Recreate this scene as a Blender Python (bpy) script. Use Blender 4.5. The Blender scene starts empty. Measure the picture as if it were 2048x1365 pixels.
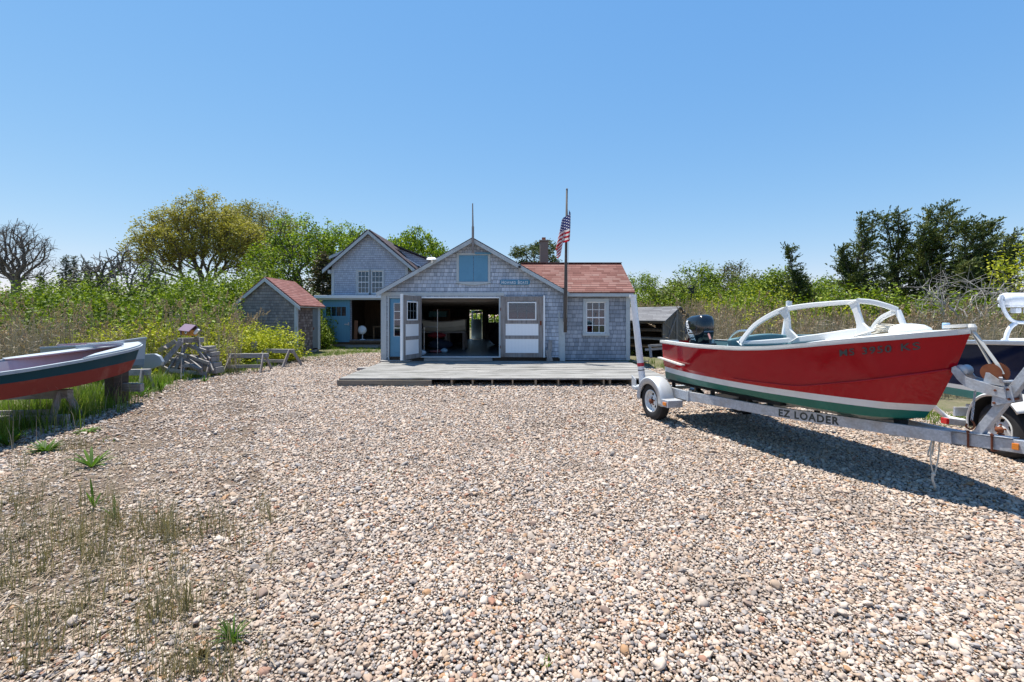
import bpy, math, random
import numpy as np
from mathutils import Vector, Matrix
R = math.radians
random.seed(7)
rng = np.random.default_rng(11)
S = bpy.context.scene

# ------------------------------------------------------------------ camera
FPX, CX, CY, EYE = 910.0, 1032.0, 635.0, 1.71
cd = bpy.data.cameras.new('camera'); cam = bpy.data.objects.new('camera', cd)
S.collection.objects.link(cam)
cam.location = (0, 0, EYE); cam.rotation_euler = (R(90), 0, 0)
cd.sensor_width = 36; cd.lens = 36*FPX/2048
cd.shift_x = -(CX-1024)/2048; cd.shift_y = (CY-682.5)/2048
cd.clip_start = .05; cd.clip_end = 3000
S.camera = cam
# ------------------------------------------------------------------ sky and sun
SUN_EL, SUN_AZ = 71.9, -42.5
w = bpy.data.worlds.new('World'); S.world = w; w.use_nodes = True
nt = w.node_tree; bg = nt.nodes['Background']
sk = nt.nodes.new('ShaderNodeTexSky'); sk.sky_type = 'NISHITA'; sk.sun_disc = False
sk.sun_elevation = R(SUN_EL); sk.sun_rotation = R(SUN_AZ)
sk.altitude = 0; sk.air_density = 1.0; sk.dust_density = 0.0; sk.ozone_density = 6.0
# the clear sea-side sky is bluer than the model's: bend each channel to the colours measured in the photograph
sep = nt.nodes.new('ShaderNodeSeparateColor'); cmb = nt.nodes.new('ShaderNodeCombineColor'); nt.links.new(sk.outputs[0], sep.inputs[0])
for i_, (a_, p_) in enumerate(((1.22, 1.03), (2.06, .63), (4.42, .272))):
    q1 = nt.nodes.new('ShaderNodeMath'); q1.operation = 'POWER'; q1.inputs[1].default_value = p_; nt.links.new(sep.outputs[i_], q1.inputs[0])
    q2 = nt.nodes.new('ShaderNodeMath'); q2.operation = 'MULTIPLY'; q2.inputs[1].default_value = a_; nt.links.new(q1.outputs[0], q2.inputs[0]); nt.links.new(q2.outputs[0], cmb.inputs[i_])
nt.links.new(cmb.outputs[0], bg.inputs[0]); bg.inputs[1].default_value = 0.0757
sl = bpy.data.lights.new('sun', 'SUN'); so = bpy.data.objects.new('sun', sl); S.collection.objects.link(so)
sl.energy = 5.0; sl.angle = R(0.53); sl.color = (1, .95, .86)
so.rotation_euler = Vector((.22, -.24, -1)).to_track_quat('-Z', 'Y').to_euler()
so.location = (-8, 10, 30)
S.view_settings.view_transform = 'Standard'; S.view_settings.look = 'None'
S.view_settings.exposure = 0.75; S.view_settings.gamma = 1
S.render.engine = 'CYCLES'
S.cycles.max_bounces = 6; S.cycles.diffuse_bounces = 3; S.cycles.glossy_bounces = 3
S.cycles.transmission_bounces = 4; S.cycles.transparent_max_bounces = 6
S.cycles.use_denoising = True
S.cycles.caustics_reflective = False; S.cycles.caustics_refractive = False

# ------------------------------------------------------------------ object helpers
COL = S.collection
WLOC = {}
def at(px, py, D):                       # a pixel of the photograph at depth D, as a point of the place
    return Vector(((px-CX)/FPX*D, D, EYE-(py-CY)/FPX*D))
def link(o, parent=None, loc=(0, 0, 0)):
    COL.objects.link(o)
    if parent is not None:
        o.parent = parent; WLOC[o.name] = WLOC[parent.name]
    else:
        o.location = loc; WLOC[o.name] = Vector(loc)
    return o
def tag(o, label=None, cat=None, group=None, kind=None):
    if label: o['label'] = label
    if cat: o['category'] = cat
    if group: o['group'] = group
    if kind: o['kind'] = kind
    return o
def thing(name, label, cat, loc=(0, 0, 0), group=None):
    o = bpy.data.objects.new(name, None); o.empty_display_size = .2
    link(o, None, Vector(loc)); return tag(o, label, cat, group)
def basis(d, up=(0, 0, 1)):
    d = Vector(d).normalized(); up = Vector(up)
    if abs(d.dot(up)) > .98: up = Vector((0, 1, 0))
    s = d.cross(up).normalized(); u = s.cross(d).normalized()
    return d, s, u
class MB:
    def __init__(s): s.v = []; s.f = []; s.m = []; s.mi = 0; s.M = Matrix.Identity(4)
    def mat(s, i): s.mi = i; return s
    def add(s, vs, fs):
        b = len(s.v); s.v += [tuple(s.M @ Vector(p)) for p in vs]
        s.f += [tuple(i+b for i in f) for f in fs]; s.m += [s.mi]*len(fs); return s
    def box(s, x0, x1, y0, y1, z0, z1):
        return s.add([(x0,y0,z0),(x1,y0,z0),(x1,y1,z0),(x0,y1,z0),(x0,y0,z1),(x1,y0,z1),(x1,y1,z1),(x0,y1,z1)],
                     [(0,3,2,1),(4,5,6,7),(0,1,5,4),(1,2,6,5),(2,3,7,6),(3,0,4,7)])
    def beam(s, a, b, w, h, up=(0,0,1), off=0):
        a = Vector(a); b = Vector(b); d, sd, u = basis(b-a, up)
        vs = []
        for p in (a, b):
            for (i, j) in ((-1,-1),(1,-1),(1,1),(-1,1)): vs.append(p+sd*(i*w/2)+u*(j*h/2+off))
        return s.add(vs, [(0,1,2,3),(7,6,5,4),(0,4,5,1),(1,5,6,2),(2,6,7,3),(3,7,4,0)])
    def ribbon(s, pts, w, h, ups=None):           # rectangular bar along a polyline; w sideways, h upward
        pts = [Vector(p) for p in pts]; n = len(pts); vs = []; fs = []
        hs = h if isinstance(h, (list, tuple)) else [h]*n
        for i, p in enumerate(pts):
            d = pts[min(i+1, n-1)]-pts[max(i-1, 0)]
            d, sd, u = basis(d, ups or (0,0,1))
            for (a, b) in ((-1,-1),(1,-1),(1,1),(-1,1)): vs.append(p+sd*(a*w/2)+u*(b*hs[i]/2))
        for i in range(n-1):
            for k in range(4):
                a = i*4+k; b = i*4+(k+1) % 4; fs.append((a, a+4, b+4, b))
        fs += [(0,1,2,3), tuple(n*4-1-k for k in range(4))]
        return s.add(vs, fs)
    def tube(s, pts, r, n=8, cap=True):
        pts = [Vector(p) for p in pts]; m = len(pts); vs = []; fs = []
        rs = r if isinstance(r, (list, tuple)) else [r]*m
        ref = None
        for i, p in enumerate(pts):
            d = (pts[min(i+1, m-1)]-pts[max(i-1, 0)]).normalized()
            if ref is None: ref = basis(d)[1]
            sd = (ref-d*ref.dot(d)).normalized(); u = d.cross(sd); ref = sd
            for k in range(n):
                a = 2*math.pi*k/n; vs.append(p+sd*(math.cos(a)*rs[i])+u*(math.sin(a)*rs[i]))
        for i in range(m-1):
            for k in range(n):
                a = i*n+k; b = i*n+(k+1) % n; fs.append((a, b, b+n, a+n))
        if cap: fs += [tuple(range(n))[::-1], tuple((m-1)*n+k for k in range(n))]
        return s.add(vs, fs)
    def lathe(s, c, axis, prof, n=24, close=False):     # prof: (radius, along axis)
        c = Vector(c); d, sd, u = basis(axis); vs = []; fs = []; m = len(prof)
        for (r, t) in prof:
            for k in range(n):
                a = 2*math.pi*k/n; vs.append(c+d*t+sd*(math.cos(a)*r)+u*(math.sin(a)*r))
        for i in range(m-1 if not close else m):
            j = (i+1) % m
            for k in range(n): fs.append((i*n+k, i*n+(k+1) % n, j*n+(k+1) % n, j*n+k))
        if not close: fs += [tuple(range(n))[::-1], tuple((m-1)*n+k for k in range(n))]
        return s.add(vs, fs)
    def prism(s, poly, vec):
        vec = Vector(vec); n = len(poly); P = [Vector(p) for p in poly]
        vs = P+[p+vec for p in P]
        fs = [tuple(range(n))[::-1], tuple(range(n, 2*n))]+[(i, (i+1) % n, (i+1) % n+n, i+n) for i in range(n)]
        return s.add(vs, fs)
    def grid(s, rows):                              # rows of equal-length point lists
        n = len(rows[0]); vs = [p for r in rows for p in r]; fs = []
        for i in range(len(rows)-1):
            for j in range(n-1): fs.append((i*n+j, i*n+j+1, (i+1)*n+j+1, (i+1)*n+j))
        return s.add(vs, fs)
    def build(s, name, mats, parent=None, smooth=False, bevel=0, loc=(0,0,0), autosm=None):
        if not isinstance(mats, (list, tuple)): mats = [mats]
        off = WLOC[parent.name] if parent is not None else Vector(loc)
        me = bpy.data.meshes.new(name)
        me.from_pydata([tuple(Vector(p)-off) for p in s.v], [], s.f)
        for m in mats: me.materials.append(m)
        me.polygons.foreach_set('material_index', s.m)
        if smooth or autosm:
            me.polygons.foreach_set('use_smooth', [True]*len(s.f))
            if autosm: 
                me.set_sharp_from_angle(angle=R(autosm))
        me.update()
        o = bpy.data.objects.new(name, me); link(o, parent, loc)
        if bevel:
            b = o.modifiers.new('bevel', 'BEVEL'); b.width = bevel; b.segments = 2; b.limit_method = 'ANGLE'; b.angle_limit = R(40)
        return o
def fast_mesh(name, V, F, mat, parent=None, loc=(0,0,0), smooth=False):   # numpy: V (n,3), F (m,k)
    off = np.array(WLOC[parent.name] if parent is not None else Vector(loc))
    V = np.asarray(V, dtype=np.float32)-off.astype(np.float32); F = np.asarray(F, dtype=np.int32)
    me = bpy.data.meshes.new(name); m, k = F.shape
    me.vertices.add(len(V)); me.vertices.foreach_set('co', V.ravel())
    me.loops.add(m*k); me.loops.foreach_set('vertex_index', F.ravel())
    me.polygons.add(m); me.polygons.foreach_set('loop_start', np.arange(0, m*k, k, dtype=np.int32))
    if smooth: me.polygons.foreach_set('use_smooth', np.ones(m, dtype=bool))
    for q in (mat if isinstance(mat, (list, tuple)) else [mat]): me.materials.append(q)
    me.update(calc_edges=True)
    o = bpy.data.objects.new(name, me); return link(o, parent, loc)
def copy_tree(o, parent=None):
    c = o.copy(); COL.objects.link(c); WLOC[c.name] = WLOC[o.name]
    if parent is not None: c.parent = parent
    for ch in list(o.children): copy_tree(ch, c)
    return c
def bez(pts, n=24):                                  # Catmull-Rom through points
    P = [Vector(p) for p in pts]; P = [P[0]*2-P[1]]+P+[P[-1]*2-P[-2]]; out = []
    segs = len(P)-3; per = max(2, n//segs)
    for i in range(segs):
        a, b, c, d = P[i:i+4]
        for k in range(per):
            t = k/per; out.append(.5*((2*b)+(c-a)*t+(2*a-5*b+4*c-d)*t*t+(3*b-a-3*c+d)*t*t*t))
    out.append(P[-2]); return out

# ------------------------------------------------------------------ materials
class NT:
    def __init__(s, name):
        s.m = bpy.data.materials.new(name); s.m.use_nodes = True; s.t = s.m.node_tree
        s.b = s.t.nodes['Principled BSDF']; s.out = s.t.nodes['Material Output']
    def n(s, typ, **kw):
        x = s.t.nodes.new('ShaderNode'+typ)
        for k, v in kw.items():
            if k in x.inputs.keys() if isinstance(k, str) else False: x.inputs[k].default_value = v
            else: setattr(x, k, v)
        return x
    def l(s, a, b): s.t.links.new(a, b); return s
    def inp(s, node, key, val):
        i = node.inputs[key]
        if hasattr(val, 'is_linked') or isinstance(val, bpy.types.NodeSocket): s.l(val, i)
        else: i.default_value = val
    def math(s, op, a, b=0.0, c=None):
        x = s.t.nodes.new('ShaderNodeMath'); x.operation = op
        s.inp(x, 0, a); s.inp(x, 1, b)
        if c is not None: s.inp(x, 2, c)
        return x.outputs[0]
    def coord(s, kind='Object'): return s.n('TexCoord').outputs[kind]
    def pos(s): return s.n('NewGeometry').outputs['Position']
    def sep(s, v):
        x = s.n('SeparateXYZ'); s.l(v, x.inputs[0]); return x.outputs
    def comb(s, a, b, c):
        x = s.n('CombineXYZ'); s.inp(x, 0, a); s.inp(x, 1, b); s.inp(x, 2, c); return x.outputs[0]
    def scale(s, v, sc):
        x = s.n('VectorMath', operation='MULTIPLY'); s.l(v, x.inputs[0]); x.inputs[1].default_value = sc; return x.outputs[0]
    def noise(s, v, sc, det=4, rough=.55, w=None):
        x = s.n('TexNoise'); 
        if v is not None: s.l(v, x.inputs['Vector'])
        x.inputs['Scale'].default_value = sc; x.inputs['Detail'].default_value = det; x.inputs['Roughness'].default_value = rough
        return x.outputs['Fac']
    def ramp(s, f, stops, const=False):
        x = s.n('ValToRGB'); e = x.color_ramp.elements
        if const: x.color_ramp.interpolation = 'CONSTANT'
        while len(e) < len(stops): e.new(.5)
        for i, (p, c) in enumerate(stops): e[i].position = p; e[i].color = (*c, 1) if len(c) == 3 else c
        s.inp(x, 'Fac', f); return x.outputs['Color']
    def mix(s, f, a, b, mode='MIX'):
        x = s.n('Mix', data_type='RGBA', blend_type=mode)
        s.inp(x, 0, f)
        for k, v in ((6, a), (7, b)):
            if isinstance(v, bpy.types.NodeSocket): s.l(v, x.inputs[k])
            else: x.inputs[k].default_value = (*v, 1)
        return x.outputs[2]
    def maprange(s, v, a, b, c=0.0, d=1.0):
        x = s.n('MapRange'); s.l(v, x.inputs[0])
        for i, q in enumerate((a, b, c, d)): x.inputs[i+1].default_value = q
        return x.outputs[0]
    def bump(s, h, st=.3, dist=.01, normal=None):
        x = s.n('Bump'); s.l(h, x.inputs['Height']); x.inputs['Strength'].default_value = st; x.inputs['Distance'].default_value = dist
        if normal is not None: s.l(normal, x.inputs['Normal'])
        return x.outputs[0]
    def fin(s, col=None, rough=.6, metal=0, normal=None, spec=.5, coat=0):
        b = s.b
        if col is not None:
            if isinstance(col, bpy.types.NodeSocket): s.l(col, b.inputs['Base Color'])
            else: b.inputs['Base Color'].default_value = (*col, 1)
        s.inp(b, 'Roughness', rough); b.inputs['Metallic'].default_value = metal
        b.inputs['Specular IOR Level'].default_value = spec; b.inputs['Coat Weight'].default_value = coat
        b.inputs['Coat Roughness'].default_value = .05
        if normal is not None: s.l(normal, b.inputs['Normal'])
        return s.m
def paint(name, c, rough=.5, wear=.25, dirt=(.25,.22,.18), metal=0, coat=0, sc=3.0, bump=.15, spec=.35):
    k = NT(name); v = k.coord(); n1 = k.noise(v, sc, 6, .65); n2 = k.noise(v, sc*9, 3)
    f = k.maprange(n1, .52, .75, 0, wear); base = k.mix(k.math('MULTIPLY', n2, .25), c, tuple(x*.7 for x in c))
    return k.fin(k.mix(f, base, dirt), k.maprange(n1, .3, .7, rough*.85, min(1, rough*1.2)), metal, k.bump(n2, bump, .003), coat=coat, spec=spec)
def plain(name, c, rough=.5, metal=0, spec=.5, coat=0):
    k = NT(name); v = k.coord(); n = k.noise(v, 14, 3)
    return k.fin(k.mix(n, tuple(x*.85 for x in c), tuple(min(1, x*1.12) for x in c)), rough, metal, spec=spec, coat=coat)
def weathered(name, c, axis=0, sc=1.0, brown=.3):       # grey old wood, grain along the given axis
    k = NT(name); v = k.coord(); s3 = [22*sc]*3; s3[axis] = 1.2*sc
    g = k.noise(k.scale(v, tuple(s3)), 1, 6, .7); big = k.noise(v, 1.7, 3)
    a = k.ramp(g, [(.25, tuple(x*.35 for x in c)), (.5, c), (.75, tuple(min(1, x*1.35) for x in c))])
    a = k.mix(k.maprange(big, .5, .8, 0, brown), a, (.17, .10, .06))
    return k.fin(a, .85, 0, k.bump(g, .5, .006), spec=.2)
def shingle(name, cols, h=.13, wd=.12, gapc=(.03,.03,.03), along='wall', bumpst=1.0, blue=0, roof=False, slopez=1.0):
    k = NT(name); p = k.sep(k.pos())
    u = k.math('ADD', p[0], p[1]) if along == 'wall' else p[1 if along == 'y' else 0]
    row_in = k.math('DIVIDE', p[2], h*slopez); row = k.math('FLOOR', row_in); fr = k.math('FRACT', row_in)
    vo = k.n('TexVoronoi', voronoi_dimensions='1D', feature='F1'); vd = k.n('TexVoronoi', voronoi_dimensions='1D', feature='DISTANCE_TO_EDGE')
    wob = k.math('MULTIPLY', k.noise(k.pos(), 3.0, 2), .02)
    W = k.math('ADD', k.math('DIVIDE', k.math('ADD', u, wob), wd), k.math('MULTIPLY', row, 37.71))
    for x in (vo, vd): k.l(W, x.inputs['W']); x.inputs['Scale'].default_value = 1.0; x.inputs['Randomness'].default_value = .7
    rnd = k.n('TexWhiteNoise', noise_dimensions='1D'); k.l(k.sep(vo.outputs['Color'])[0], rnd.inputs['W'])
    grain = k.noise(k.scale(k.pos(), (60, 60, 4)), 1, 4); big = k.noise(k.pos(), .9, 4)
    f = k.math('ADD', k.math('MULTIPLY', rnd.outputs[0], .62), k.math('MULTIPLY', grain, .38))
    col = k.ramp(f, [(i/(len(cols)-1)*.86+.05, c) for i, c in enumerate(cols)])
    col = k.mix(k.maprange(big, .45, .75, 0, .35), col, tuple(x*.55 for x in cols[0]))
    butt = k.ramp(fr, [(0, (1,1,1)), (.20 if roof else .07, (1,1,1)), (.30 if roof else .14, (0,0,0))])
    gap = k.ramp(vd.outputs['Distance'], [(0, (1,1,1)), (.035 if roof else .05, (0,0,0))])
    m = k.math('MAXIMUM', k.math('MULTIPLY', butt, .85), k.math('MULTIPLY', gap, .45 if roof else .8))
    col = k.mix(m, col, gapc)
    hgt = k.math('ADD', k.math('SUBTRACT', 1, fr), k.math('MULTIPLY', k.math('SUBTRACT', 1, gap), .5))
    return k.fin(col, .9, 0, k.bump(hgt, .6*bumpst, .02), spec=.15)
def leafmat(name, cols, trans=.42, nsc=.6, rough=.55):
    k = NT(name); g = k.n('NewGeometry'); r = g.outputs['Random Per Island']
    big = k.noise(g.outputs['Position'], nsc, 3)
    f = k.math('ADD', k.math('MULTIPLY', r, .55), k.math('MULTIPLY', k.maprange(big, .3, .7), .45))
    c = k.ramp(f, [(i/(len(cols)-1), c) for i, c in enumerate(cols)])
    k.fin(c, rough, spec=.25)
    t = k.n('BsdfTranslucent'); k.l(k.mix(.5, c, (.9, 1.0, .25), 'MULTIPLY'), t.inputs[0])
    t2 = k.n('MixShader'); t2.inputs[0].default_value = trans
    k.l(k.b.outputs[0], t2.inputs[1]); k.l(t.outputs[0], t2.inputs[2]); k.l(t2.outputs[0], k.out.inputs['Surface'])
    return k.m
M = {}
M['shingle'] = shingle('cedar_shingle', [(.26,.30,.36), (.40,.455,.535), (.49,.545,.63), (.60,.65,.72)], .13, .125)
M['shingle_small'] = shingle('cedar_shingle_small', [(.34,.38,.45), (.43,.48,.56), (.51,.56,.63)], .125, .12)
M['shingle_wing'] = shingle('cedar_shingle_wing', [(.20,.225,.26), (.285,.315,.36), (.36,.39,.44), (.45,.48,.525)], .14, .14)
M['shingle_shed'] = shingle('cedar_shingle_shed', [(.15,.145,.145), (.24,.23,.225), (.33,.315,.30)], .13, .12)
M['shingle_brown'] = shingle('cedar_shingle_brown', [(.09,.065,.055), (.19,.145,.125), (.36,.30,.27)], .125, .14)
RED = [(.12,.052,.042), (.20,.092,.076), (.25,.128,.108), (.28,.18,.155)]
M['roof_red'] = shingle('roof_red', RED, .14, .32, (.04,.012,.012), 'x', .6, roof=True, slopez=.62)
M['roof_red_y'] = shingle('roof_red_shed', [(.20,.085,.075), (.26,.12,.105), (.29,.155,.14)], .14, .32, (.05,.02,.02), 'y', .6, roof=True, slopez=.62)
M['roof_dark'] = shingle('roof_dark', [(.05,.045,.05), (.09,.07,.075), (.13,.10,.10)], .14, .32, (.02,.015,.02), 'y', .6, roof=True, slopez=.6)
M['roof_grey'] = shingle('roof_grey', [(.13,.13,.14), (.19,.19,.2), (.25,.25,.26)], .14, .3, (.06,.06,.06), 'x', .5, roof=True, slopez=.4)
M['trim'] = paint('trim_grey', (.45,.50,.52), .6, .35, (.2,.2,.19))
M['white'] = paint('white_paint', (.82,.84,.85), .45, .15)
M['bead'] = None
M['blue'] = paint('blue_door', (.11,.29,.44), .5, .2, (.05,.12,.17))
M['blue_dull'] = paint('blue_door_dull', (.17,.20,.215), .6, .4, (.09,.09,.09))
M['sign'] = paint('sign_blue', (.06,.22,.36), .4, .05)
M['wood_x'] = weathered('old_wood_x', (.30,.285,.27), 0)
M['wood_y'] = weathered('old_wood_y', (.30,.285,.27), 1)
M['wood_z'] = weathered('old_wood_z', (.27,.25,.24), 2, brown=.6)
M['wood_brown'] = weathered('brown_wood', (.14,.10,.07), 2)
M['wood_dark'] = weathered('dark_wood', (.07,.055,.045), 1)
M['lumber'] = weathered('lumber', (.24,.15,.085), 0, brown=.5)
M['glass'] = None
k = NT('pane_glass'); gl = k.n('BsdfGlossy'); gl.inputs['Roughness'].default_value = .03; gl.inputs[0].default_value = (.7,.85,1,1)
tr = k.n('BsdfTransparent'); tr.inputs[0].default_value = (.35,.47,.56,1)
fr_ = k.n('Fresnel'); fr_.inputs[0].default_value = 1.45; ms = k.n('MixShader')
k.l(k.math('ADD', fr_.outputs[0], .05), ms.inputs[0]); k.l(tr.outputs[0], ms.inputs[1]); k.l(gl.outputs[0], ms.inputs[2]); k.l(ms.outputs[0], k.out.inputs[0])
M['glass'] = k.m
k = NT('beadboard'); p = k.sep(k.pos()); fr2 = k.math('FRACT', k.math('DIVIDE', k.math('ADD', p[0], p[1]), .045))
g2 = k.ramp(fr2, [(0, (1,1,1)), (.12, (0,0,0)), (.88, (0,0,0)), (1, (1,1,1))])
M['bead'] = k.fin(k.mix(k.math('MULTIPLY', g2, .5), (.88,.89,.90), (.45,.47,.5)), .5, 0, k.bump(k.math('SUBTRACT', 1, g2), .5, .004))
k = NT('blue_beadboard'); p = k.sep(k.pos()); fr2 = k.math('FRACT', k.math('DIVIDE', p[0], .09))
g2 = k.ramp(fr2, [(0, (1,1,1)), (.12, (0,0,0)), (.88, (0,0,0)), (1, (1,1,1))])
M['blue_bead'] = k.fin(k.mix(k.math('MULTIPLY', g2, .6), (.10,.27,.40), (.04,.10,.15)), .55, 0, k.bump(k.math('SUBTRACT', 1, g2), .5, .004))
k = NT('galvanised'); v = k.coord(); vv = k.n('TexVoronoi'); vv.inputs['Scale'].default_value = 60; k.l(v, vv.inputs[0]); n_ = k.noise(v, 5, 5)
c = k.mix(k.sep(vv.outputs['Color'])[0], (.36,.39,.43), (.48,.51,.56)); c = k.mix(k.maprange(n_, .5, .72, 0, .55), c, (.30,.23,.16))
M['galv'] = k.fin(c, k.maprange(n_, .3, .7, .38, .6), .3)
M['galv_dull'] = paint('galv_dull', (.52,.55,.58), .5, .3, (.28,.22,.16), .3)
M['rust'] = paint('rust', (.16,.05,.025), .85, .6, (.30,.12,.05))
M['rubber'] = plain('rubber', (.018,.018,.02), .75)
M['black'] = plain('black_gloss', (.006,.008,.012), .18, coat=.6)
M['dark'] = plain('dark_stuff', (.02,.022,.026), .8)
M['white_gloss'] = paint('white_gloss', (.74,.75,.74), .25, .08, (.4,.38,.33), coat=.3)
M['pvc'] = plain('white_pvc', (.78,.79,.80), .35)
M['white_plastic'] = plain('white_vinyl', (.75,.77,.80), .4)
k = NT('hull_red'); v = k.coord(); n_ = k.noise(v, 2.4, 5); n2 = k.noise(k.scale(v, (40, 40, 40)), 1, 3)
M['hull_red'] = k.fin(k.mix(n_, (.32,.0025,.008), (.40,.004,.012)), .5, 0, k.bump(n_, .10, .03), spec=.02, coat=.62)
M['hull_green'] = paint('hull_green', (.006,.14,.11), .4, .5, (.05,.24,.2), coat=.15, sc=4)
M['hull_white'] = paint('hull_white', (.72,.72,.71), .35, .4, (.48,.45,.40), coat=.2, sc=5)
M['rubrail'] = paint('rub_rail', (.68,.67,.63), .4, .35, (.25,.22,.18))
M['liner'] = paint('liner_teal', (.11,.22,.25), .5, .2)
M['chrome'] = plain('chrome', (.8,.8,.82), .08, 1)
M['amber'] = plain('amber_lens', (.75,.22,.02), .25, coat=.5)
M['redlens'] = plain('red_lens', (.6,.02,.02), .25, coat=.5)
M['decal'] = plain('red_decal', (.5,.02,.04), .5)
M['letter_dark'] = plain('letter_dark', (.035,.045,.045), .5)
M['letter_white'] = plain('letter_white', (.82,.84,.86), .5)
M['rope'] = plain('rope', (.55,.52,.45), .9)
M['strap'] = plain('strap', (.60,.57,.50), .8)
k = NT('navy_hull'); M['navy'] = k.fin((.004,.010,.036), .5, spec=.03, coat=.3)
M['alu'] = plain('aluminium', (.66,.68,.70), .35, .8)
M['teal_hull'] = paint('teal_hull', (.005,.05,.075), .5, .2, (.02,.09,.12), spec=.08)
M['antifoul'] = paint('red_antifoul', (.24,.045,.033), .8, .4, (.38,.2,.15), sc=2.2, spec=.1)
M['grey_boat'] = paint('grey_boat', (.36,.41,.45), .6, .35, (.2,.2,.2))
M['pink_in'] = paint('pink_inside', (.42,.12,.11), .7, .35, (.4,.35,.35))
M['greyblue'] = paint('greyblue_hull', (.16,.22,.26), .6, .3)
M['violet_roof'] = paint('violet_roof', (.24,.17,.235), .7, .4, (.15,.12,.14))
M['orange_wood'] = paint('orange_wood', (.50,.22,.04), .7, .3, (.2,.1,.04))
M['block'] = paint('concrete', (.30,.28,.26), .9, .5)
M['brick'] = paint('chimney_stone', (.20,.165,.14), .9, .6, (.2,.18,.16), sc=6)
M['bark'] = weathered('bark', (.13,.115,.10), 2, .35, brown=.2)
M['bark_pale'] = weathered('bark_pale', (.36,.34,.32), 2, .5, brown=.1)
# ------------------------------------------------------------------ ground
def soil_mat():
    k = NT('grassy_soil'); p = k.pos(); n1 = k.noise(p, .5, 6, .65); n2 = k.noise(p, 7, 8, .75); n3 = k.noise(p, 60, 3)
    c = k.mix(k.maprange(n2, .35, .65), (.17,.135,.095), (.085,.10,.03)); c = k.mix(k.maprange(n1, .45, .6), c, (.065,.080,.028))
    c = k.mix(k.math('MULTIPLY', n3, .4), c, (.30,.27,.2))
    return k.fin(c, .95, 0, k.bump(n2, .8, .05), spec=.1)
def sand_mat():
    k = NT('gravel_bed'); p = k.pos(); v = k.n('TexVoronoi'); v.inputs['Scale'].default_value = 75; k.l(p, v.inputs[0])
    v2 = k.n('TexVoronoi', feature='DISTANCE_TO_EDGE'); v2.inputs['Scale'].default_value = 75; k.l(p, v2.inputs[0])
    r = k.sep(v.outputs['Color'])[0]; n = k.noise(p, 200, 3); big = k.noise(p, .8, 5)
    c = k.ramp(r, PEB); c = k.mix(k.maprange(v2.outputs['Distance'], .0, .14, 1, 0), c, (.10,.07,.045))
    c = k.mix(k.maprange(big, .5, .75, 0, .5), c, (.20,.15,.10)); c = k.mix(.6, c, (.10,.075,.055))
    return k.fin(c, .9, 0, k.bump(v2.outputs['Distance'], .9, .02), spec=.15)
PEB0 = [(0, (.56,.52,.48)), (.13, (.46,.37,.29)), (.25, (.62,.58,.54)), (.36, (.30,.29,.30)), (.44, (.50,.43,.38)),
       (.54, (.44,.34,.27)), (.60, (.36,.38,.42)), (.68, (.66,.64,.61)), (.76, (.15,.16,.185)), (.82, (.48,.40,.35)),
       (.88, (.42,.25,.12)), (.91, (.55,.49,.45)), (.95, (.21,.15,.13)), (.98, (.35,.17,.11))]
PEB = [(p, (c[0]*.90, c[1]*.795, c[2]*.70)) for p, c in PEB0]
b = MB(); b.add([(-700,-60,0), (700,-60,0), (700,1100,0), (-700,1100,0)], [(0,1,2,3)])
tag(b.build('ground', soil_mat()), kind='structure')
GP = [(-8.0,-6), (-7.6,3.5), (-7.4,5.2), (-7.35,6.8), (-7.75,8.5), (-8.4,10.2), (-9.0,12), (-9.5,14.6), (-9.6,17), (-9.2,18.8), (-8.0,20.0),
      (-7.2,21.5), (-5.4,22.2), (-4.75,20), (-4.7,15.5), (4.6,15.5), (5.2,13.2), (6.5,10.6), (7.3,8.8), (8.4,7.4), (10,6), (12,3), (12,-6)]
def resample(poly, step=.25, j=.09):
    out = []
    for i in range(len(poly)):
        a = np.array(poly[i]); c = np.array(poly[(i+1) % len(poly)]); n = max(1, int(np.hypot(*(c-a))/step))
        for t in range(n): q = a+(c-a)*t/n; out.append((q[0]+rng.normal()*j, q[1]+rng.normal()*j))
    return out
GP2 = resample(GP)
b = MB(); b.add([(x, y, .004) for x, y in GP2], [tuple(range(len(GP2)))])
tag(b.build('gravel_yard', sand_mat()), kind='structure')
def inside(P, poly):
    x, y = P[:, 0], P[:, 1]; c = np.zeros(len(P), bool); n = len(poly)
    for i in range(n):
        x1, y1 = poly[i]; x2, y2 = poly[(i+1) % n]
        if y1 == y2: continue
        m = ((y1 > y) != (y2 > y)) & (x < (x2-x1)*(y-y1)/(y2-y1)+x1); c ^= m
    return c
def hn(P, s, seed=0):                    # cheap smooth 2-D noise, 0..1
    x = P[:, 0]*s; y = P[:, 1]*s; v = 0; a = 1
    g = np.random.default_rng(seed)
    for o in range(4):
        for q in range(3):
            th = g.uniform(0, 6.28); ph = g.uniform(0, 6.28); v = v+a*np.sin((x*np.cos(th)+y*np.sin(th))*(1+.3*q)+ph)
        x = x*2; y = y*2; a *= .6
    return 1/(1+np.exp(-v*.9))
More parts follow.
